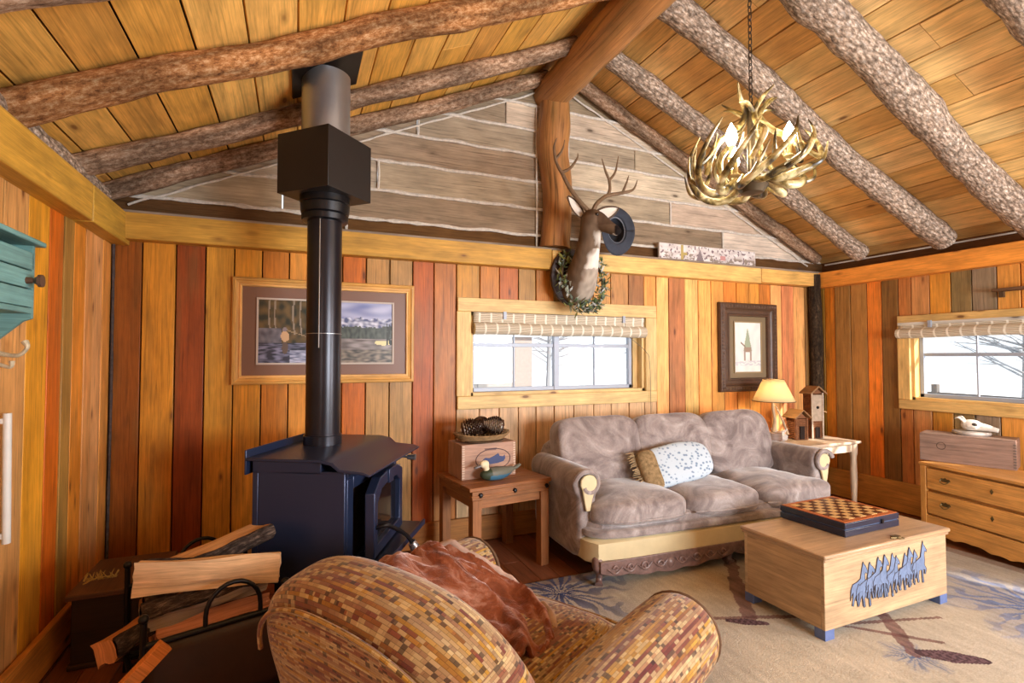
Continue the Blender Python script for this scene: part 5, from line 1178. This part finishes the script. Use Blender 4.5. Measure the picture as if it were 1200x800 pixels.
tn = kt.noise(kt.co('Object'), 7, 7, .65, 1.5); kt.base(kt.ramp(tn, [(.34, rgba((88, 40, 18))), (.52, rgba((124, 62, 32))), (.66, rgba((160, 112, 92)))])); kt.bump(kt.noise(kt.co('Object'), 30, 5, .6, 1), .6, .01)
th = thing('throw_blanket', 'rust velvet throw draped over the far arm and seat of the armchair', 'blanket', (.615, 1.624, .468), ca_); th.scale = (1.07, 1.07, 1.04)
m = M().grid(fth, U_, V_); m.v = [(x, y, z - .45) for x, y, z in m.v]; obj('cloth', m, kt.m, th, solid=-.014, angle=80)
fe = [(x, y, z - .45) for x, y, z in [tuple(fth(1, k / V_)) for k in range(V_ + 1)]]
obj('fold_edge', M().tube([(x + .004, y, z - .008) for x, y, z in fe] if False else [(x + .004, y, z - .006) for x, y, z in fe], .014, 10, ns=.5, fr=25, flat=.7), plain('throw_lining', (176, 150, 136), .85, 0, .2, .3, 20), th)
# ================================================================ DEER MOUNT
FUR = paint('deer_fur', .95, 90, .1)
de = thing('deer_mount', 'mule deer shoulder mount with branching antlers on the log post', 'taxidermy mount', (2.16, YB - .1, 2.1))
m = M(); 
m.tube([(2.18, 3.86, 1.98), (2.18, 3.80, 2.03), (2.165, 3.70, 2.13), (2.15, 3.60, 2.27), (2.135, 3.52, 2.42), (2.125, 3.50, 2.50)], [.14, .145, .13, .10, .085, .08], 20, sub=4)
m.puff((2.13, 3.49, 2.52), (.082, .095, .085), p=2.2, n=8)
m.tube([(2.13, 3.50, 2.53), (2.165, 3.455, 2.51), (2.205, 3.385, 2.455), (2.24, 3.32, 2.41)], [.08, .074, .052, .038], 16, sub=4)
m.puff((2.243, 3.315, 2.405), (.036, .036, .032), p=2.3, n=6)
def furc(c):
    x, y, z = c.x + 2.16, c.y + YB - .1, c.z + 2.1
    dirn = Vector((.52, -.85, 0)); f = (Vector((x, y, 0)) - Vector((2.13, 3.5, 0))).dot(dirn)
    g = lin((104, 86, 70)); n_ = nz(x * 30, y * 30, z * 12)
    if f > .085 and z > 2.33:
        g = lin((84, 66, 52)) if z > 2.46 else lin((98, 80, 64))
        if f > .13 and z < 2.385: g = lin((222, 214, 204))
        if f > .212: g = lin((30, 25, 24))
    elif z < 2.43:
        ax_y = 3.86 - (z - 1.98) * .75 if z < 2.3 else 3.57; ff = (x - 2.165) * .62 - (y - ax_y) * .5
        k_ = max(0, min(1, (ff - .045 - .03 * n_) / .03)); tgt = lin((226, 218, 206)) if z > 2.16 + .03 * n_ else lin((168, 156, 142))
        g = tuple(a + (b - a) * k_ for a, b in zip(g, tgt))
    elif z > 2.54: g = lin((92, 72, 54))
    return tuple(q * (1 + .35 * n_) for q in g)
hd = obj('body', m, FUR, de, world=True, remesh=.012, colfn=furc, angle=85)
for s in (-1, 1):
    e = Vector((.05, -.045, 0)); perp = Vector((.69, .72, 0)) * -s
    c0 = Vector((2.175, 3.432, 2.545)) + Vector((.85, .52, 0)) * -s * .062; obj('eye', M().puff(tuple(c0), (.015, .015, .013), p=2, n=6), plain('glass_eye', (18, 12, 8), .05, 0, .8), de, world=True)
def leaf_pts(c, d, up, L, w, n=8, curl=.0):
    return
def ear(base, tip, w, normal):
    base, tip = Vector(base), Vector(tip); d = tip - base; s_ = d.cross(Vector(normal)).normalized(); nn_ = Vector(normal).normalized()
    def f(u, v):
        ww = w * sin(pi * min(1, v * .88 + .12)) ** .8; a = (u - .5) * 2; return base + d * v + s_ * a * ww - nn_ * (1 - a * a) * w * .35
    return f
for b_, t_ in (((2.08, 3.53, 2.56), (1.93, 3.50, 2.69)), ((2.19, 3.56, 2.56), (2.37, 3.47, 2.64))):
    ea = obj('ear', M().grid(ear(b_, t_, .055, (.3, -1, .15)), 8, 12, lambda u, v: lin((226, 218, 208)) if .12 < u < .88 else lin((96, 80, 68))), FUR, de, solid=.008, world=True, angle=80)
ANT = plain('antler', (120, 96, 72), .6, 0, .3, .3, 20)
def antler(pts):
    m = M()
    for P, R in pts: m.tube(P, R, 9, sub=5, ns=.12, fr=25)
    return m
obj('antler', antler([([(2.10, 3.50, 2.60), (2.02, 3.50, 2.67), (1.93, 3.49, 2.76), (1.86, 3.48, 2.86)], [.019, .017, .016, .014]), ([(1.86, 3.48, 2.86), (1.93, 3.47, 2.90), (1.985, 3.46, 2.98), (1.99, 3.46, 3.02)], [.013, .011, .008, .003]), ([(1.86, 3.48, 2.86), (1.815, 3.48, 2.93), (1.79, 3.47, 3.04), (1.81, 3.46, 3.11)], [.014, .012, .009, .003]), ([(1.81, 3.48, 2.96), (1.84, 3.46, 3.0), (1.86, 3.45, 3.05), (1.87, 3.45, 3.10)], [.011, .009, .006, .003])]), ANT, de, world=True)
obj('antler', antler([([(2.15, 3.50, 2.60), (2.18, 3.49, 2.66), (2.27, 3.49, 2.73), (2.40, 3.48, 2.765), (2.50, 3.46, 2.80), (2.535, 3.45, 2.88)], [.02, .018, .016, .014, .01, .003]), ([(2.28, 3.49, 2.73), (2.30, 3.49, 2.79), (2.295, 3.49, 2.86)], [.015, .013, .012]), ([(2.295, 3.49, 2.86), (2.25, 3.48, 2.93), (2.22, 3.48, 3.02)], [.012, .009, .003]), ([(2.295, 3.49, 2.86), (2.345, 3.48, 2.93), (2.375, 3.48, 3.06)], [.012, .009, .003]), ([(2.41, 3.48, 2.765), (2.44, 3.47, 2.84), (2.46, 3.46, 2.91)], [.012, .009, .003])]), ANT, de, world=True)
obj('plaque', M().prism([(.19 * cos(a * .314), .24 * sin(a * .314)) for a in range(20)][::-1], .03, mat4((2.13, YB - .095, 2.12), (1, 0, 0), (0, 0, 1))), plain('dark_plaque', (48, 32, 28), .5), de, bevel=.004, world=True)
# wreath around its neck base
wr = thing('leaf_wreath', 'grey-green leaf garland looped around the base of the deer mount', 'wreath', (2.18, YB - .2, 1.95))
m = M(); c_ = Vector((2.17, 3.78, 2.11))
ring_ = []
for k in range(25):
    a = radians(118) + radians(304) * k / 24; ring_.append((c_.x + .19 * cos(a) + .02, 3.76 - .05 * sin(a) * -1 - .02, c_.z + .24 * sin(a) - .02))
obj('vine', M().tube(ring_, .009, 6), plain('vine_stem', (84, 66, 44), .9), wr, world=True)
rnd = random.Random(5)
for k in range(430):
    p = Vector(rnd.choice(ring_)) + Vector([rnd.uniform(-.04, .04) for _ in range(3)])
    if rnd.random() < .35 and p.z > 1.98: continue
    d = Vector((rnd.uniform(-1, 1), rnd.uniform(-1, .2), rnd.uniform(-1, 1))).normalized(); L = rnd.uniform(.045, .085); x, y, _ = frame(d); wd = L * .22
    col = lin(rnd.choice([(74, 92, 58), (110, 124, 84), (150, 160, 146), (182, 188, 184), (96, 110, 100), (128, 130, 70)]))
    b = len(m.v); m.v += [tuple(p), tuple(p + d * L * .45 + x * wd), tuple(p + d * L), tuple(p + d * L * .45 - x * wd), tuple(p + d * L * .5 - y * wd * .35), tuple(p + d * L * .5 - y * (wd * .35 + .002))]
    for f in ((0, 1, 4), (1, 2, 4), (2, 3, 4), (3, 0, 4), (0, 5, 1), (1, 5, 2), (2, 5, 3), (3, 5, 0)): m.face([b + i for i in f], [(0, 0)] * 3, col)
obj('leaves', m, GENERIC, wr, world=True, smooth=False)
# hat hanging on the antler
ht = thing('felt_hat', 'dark grey felt hat hanging from the right antler of the deer mount', 'hat', (2.43, 3.60, 2.50))
HT = plain('grey_felt', (62, 66, 76), .9, 0, .15, .15, 20)
hn = Vector((-.12, -1, .12)).normalized(); hx_, hy_, hz_ = frame(hn); ROT = Matrix((hx_, hy_, hz_)).transposed(); HC = Vector((2.435, 3.60, 2.50))
def brim(u, v):
    a = 2 * pi * u; r = .092 + .075 * v; return HC + ROT @ Vector((r * .92 * cos(a), r * 1.28 * sin(a), .028 * v * v * cos(2 * a) * 1.0))
obj('brim', M().grid(brim, 40, 5), HT, ht, solid=.004, world=True, angle=80)
def crown(u, v):
    a = 2 * pi * u; r = .092 * (1 - .25 * v) * (1 if v < .9 else .5); return HC + ROT @ Vector((r * .92 * cos(a), r * 1.28 * sin(a), -.115 * v))
obj('crown', M().grid(crown, 40, 8), HT, ht, solid=.004, world=True, angle=80)
obj('hat_lining', M().lathe([(0, -.10), (.07, -.10), (.072, -.098), (0, -.097)], 24, tuple(HC), ROT), plain('lining', (28, 28, 34), .8), ht, world=True)
obj('sweatband', M().tube([tuple(HC + ROT @ Vector((.087 * .92 * cos(a * .1571), .087 * 1.28 * sin(a * .1571), -.012))) for a in range(41)], .007, 6, caps=False), plain('band', (104, 108, 118), .6), ht, world=True)
# ================================================================ CHANDELIER
CX, CY = 2.05, 1.87
cd = thing('antler_chandelier', 'round chandelier woven from pale antlers with candle bulbs hanging on a chain', 'chandelier', (CX, CY, 2.2))
ka2 = N('chandelier_antler', .3, 0, .6); an = ka2.noise(ka2.co('Object'), 9, 5, .6, 1); ka2.base(ka2.ramp(an, [(.40, rgba((36, 28, 14))), (.50, rgba((124, 106, 58))), (.64, rgba((216, 202, 154)))])); CANT = ka2.m
def polar(r, a, z): return (CX + r * .9 * cos(a), CY + r * .9 * sin(a), z + .05)
rnd = random.Random(11)
for k in range(10):          # outer ring: sweep round the rim and curl upwards
    a = 2 * pi * k / 10 + .1; q = rnd.uniform(-.03, .03); r0 = rnd.uniform(.93, 1.04)
    m = M(); main = [polar(.07, a - .6, 2.27), polar(.17, a - .35, 2.215 + q * .5), polar(.26 * r0, a + .0, 2.235 + q), polar(.315 * r0, a + .34, 2.30 + q), polar(.325 * r0, a + .62, 2.40 + q), polar(.29 * r0, a + .80, 2.49 + q)]
    m.tube(main, [.017, .019, .018, .015, .010, .003], 10, sub=6, ns=.1, fr=20)
    m.tube([main[2], polar(.335, a + .10, 2.27 + q), polar(.355, a + .24, 2.36 + q)], [.013, .009, .003], 8, sub=5)
    m.tube([main[3], polar(.26, a + .42, 2.36 + q), polar(.235, a + .5, 2.45 + q)], [.012, .009, .003], 8, sub=5)
    obj('antler', m, CANT, cd, world=True)
for k in range(5):           # inner crown reaching up to the chain
    a = 2 * pi * k / 5 + .3; q = rnd.uniform(-.03, .03)
    m = M(); main = [polar(.24, a - .2, 2.30), polar(.21, a + .1, 2.42), polar(.10, a + .15, 2.50), polar(.04, a + .2, 2.58), polar(.09, a + .45, 2.66 + q), polar(.15, a + .65, 2.70 + q)]
    m.tube(main, [.012, .016, .015, .013, .010, .003], 10, sub=6, ns=.1, fr=20)
    m.tube([main[3], polar(.09, a - .4, 2.62), polar(.14, a - .6, 2.635 + q)], [.011, .008, .003], 8, sub=5)
    obj('antler', m, CANT, cd, world=True)
obj('hub', M().lathe([(0, 2.19), (.05, 2.20), (.075, 2.235), (.05, 2.27), (.02, 2.29), (.018, 2.60), (.03, 2.615), (0, 2.64)], 18, (CX, CY, .05)), plain('bronze', (86, 74, 56), .4, .6), cd, world=True)
BLB = N('candle_bulb', .4); BLB.b.inputs['Emission Color'].default_value = (1, .86, .62, 1); BLB.b.inputs['Emission Strength'].default_value = 60; BLB.base((1, .95, .85, 1)); BLB = BLB.m
for a, r, z in ((1.89, 1.84, 2.475), (2.155, 1.745, 2.49), (2.09, 2.02, 2.45), (1.85, 1.78, 2.365)):
    p = (a, r, z); c_ = obj('candle_cup', M().lathe([(.022, -.09), (.026, -.085), (.012, -.075), (.011, -.02), (0, -.02)], 12, p), plain('candle_sleeve', (196, 176, 120), .6), cd, world=True)
    s_ = .8 if z < 2.4 else 1.35
    bb = M().lathe([(0, -.02 * s_), (.011 * s_, -.018 * s_), (.021 * s_, .005 * s_), (.016 * s_, .03 * s_), (.003, .058 * s_), (0, .06 * s_)], 12, p); wobj('bulb', bb, BLB, c_)
for a, r in ((1.89, 1.84), (2.155, 1.745), (2.09, 2.02)):
    p = (a, r, 2.50); light('chandelier_light', 'POINT', p, (0, 0, 0), 2.2, (1, .84, .6), shadow_soft_size=.025)
m = M(); z = 2.68; k = 0
while z < 3.62:
    P = []
    for q in range(13):
        a = 2 * pi * q / 12; dxx, dz = .009 * cos(a), .021 * sin(a); P.append((CX + (dxx if k % 2 else 0), CY + (0 if k % 2 else dxx), z + dz))
    m.tube(P, .0028, 5, caps=False); z += .032; k += 1
obj('chain', m, plain('chain_iron', (60, 54, 48), .4, .7), cd, world=True)
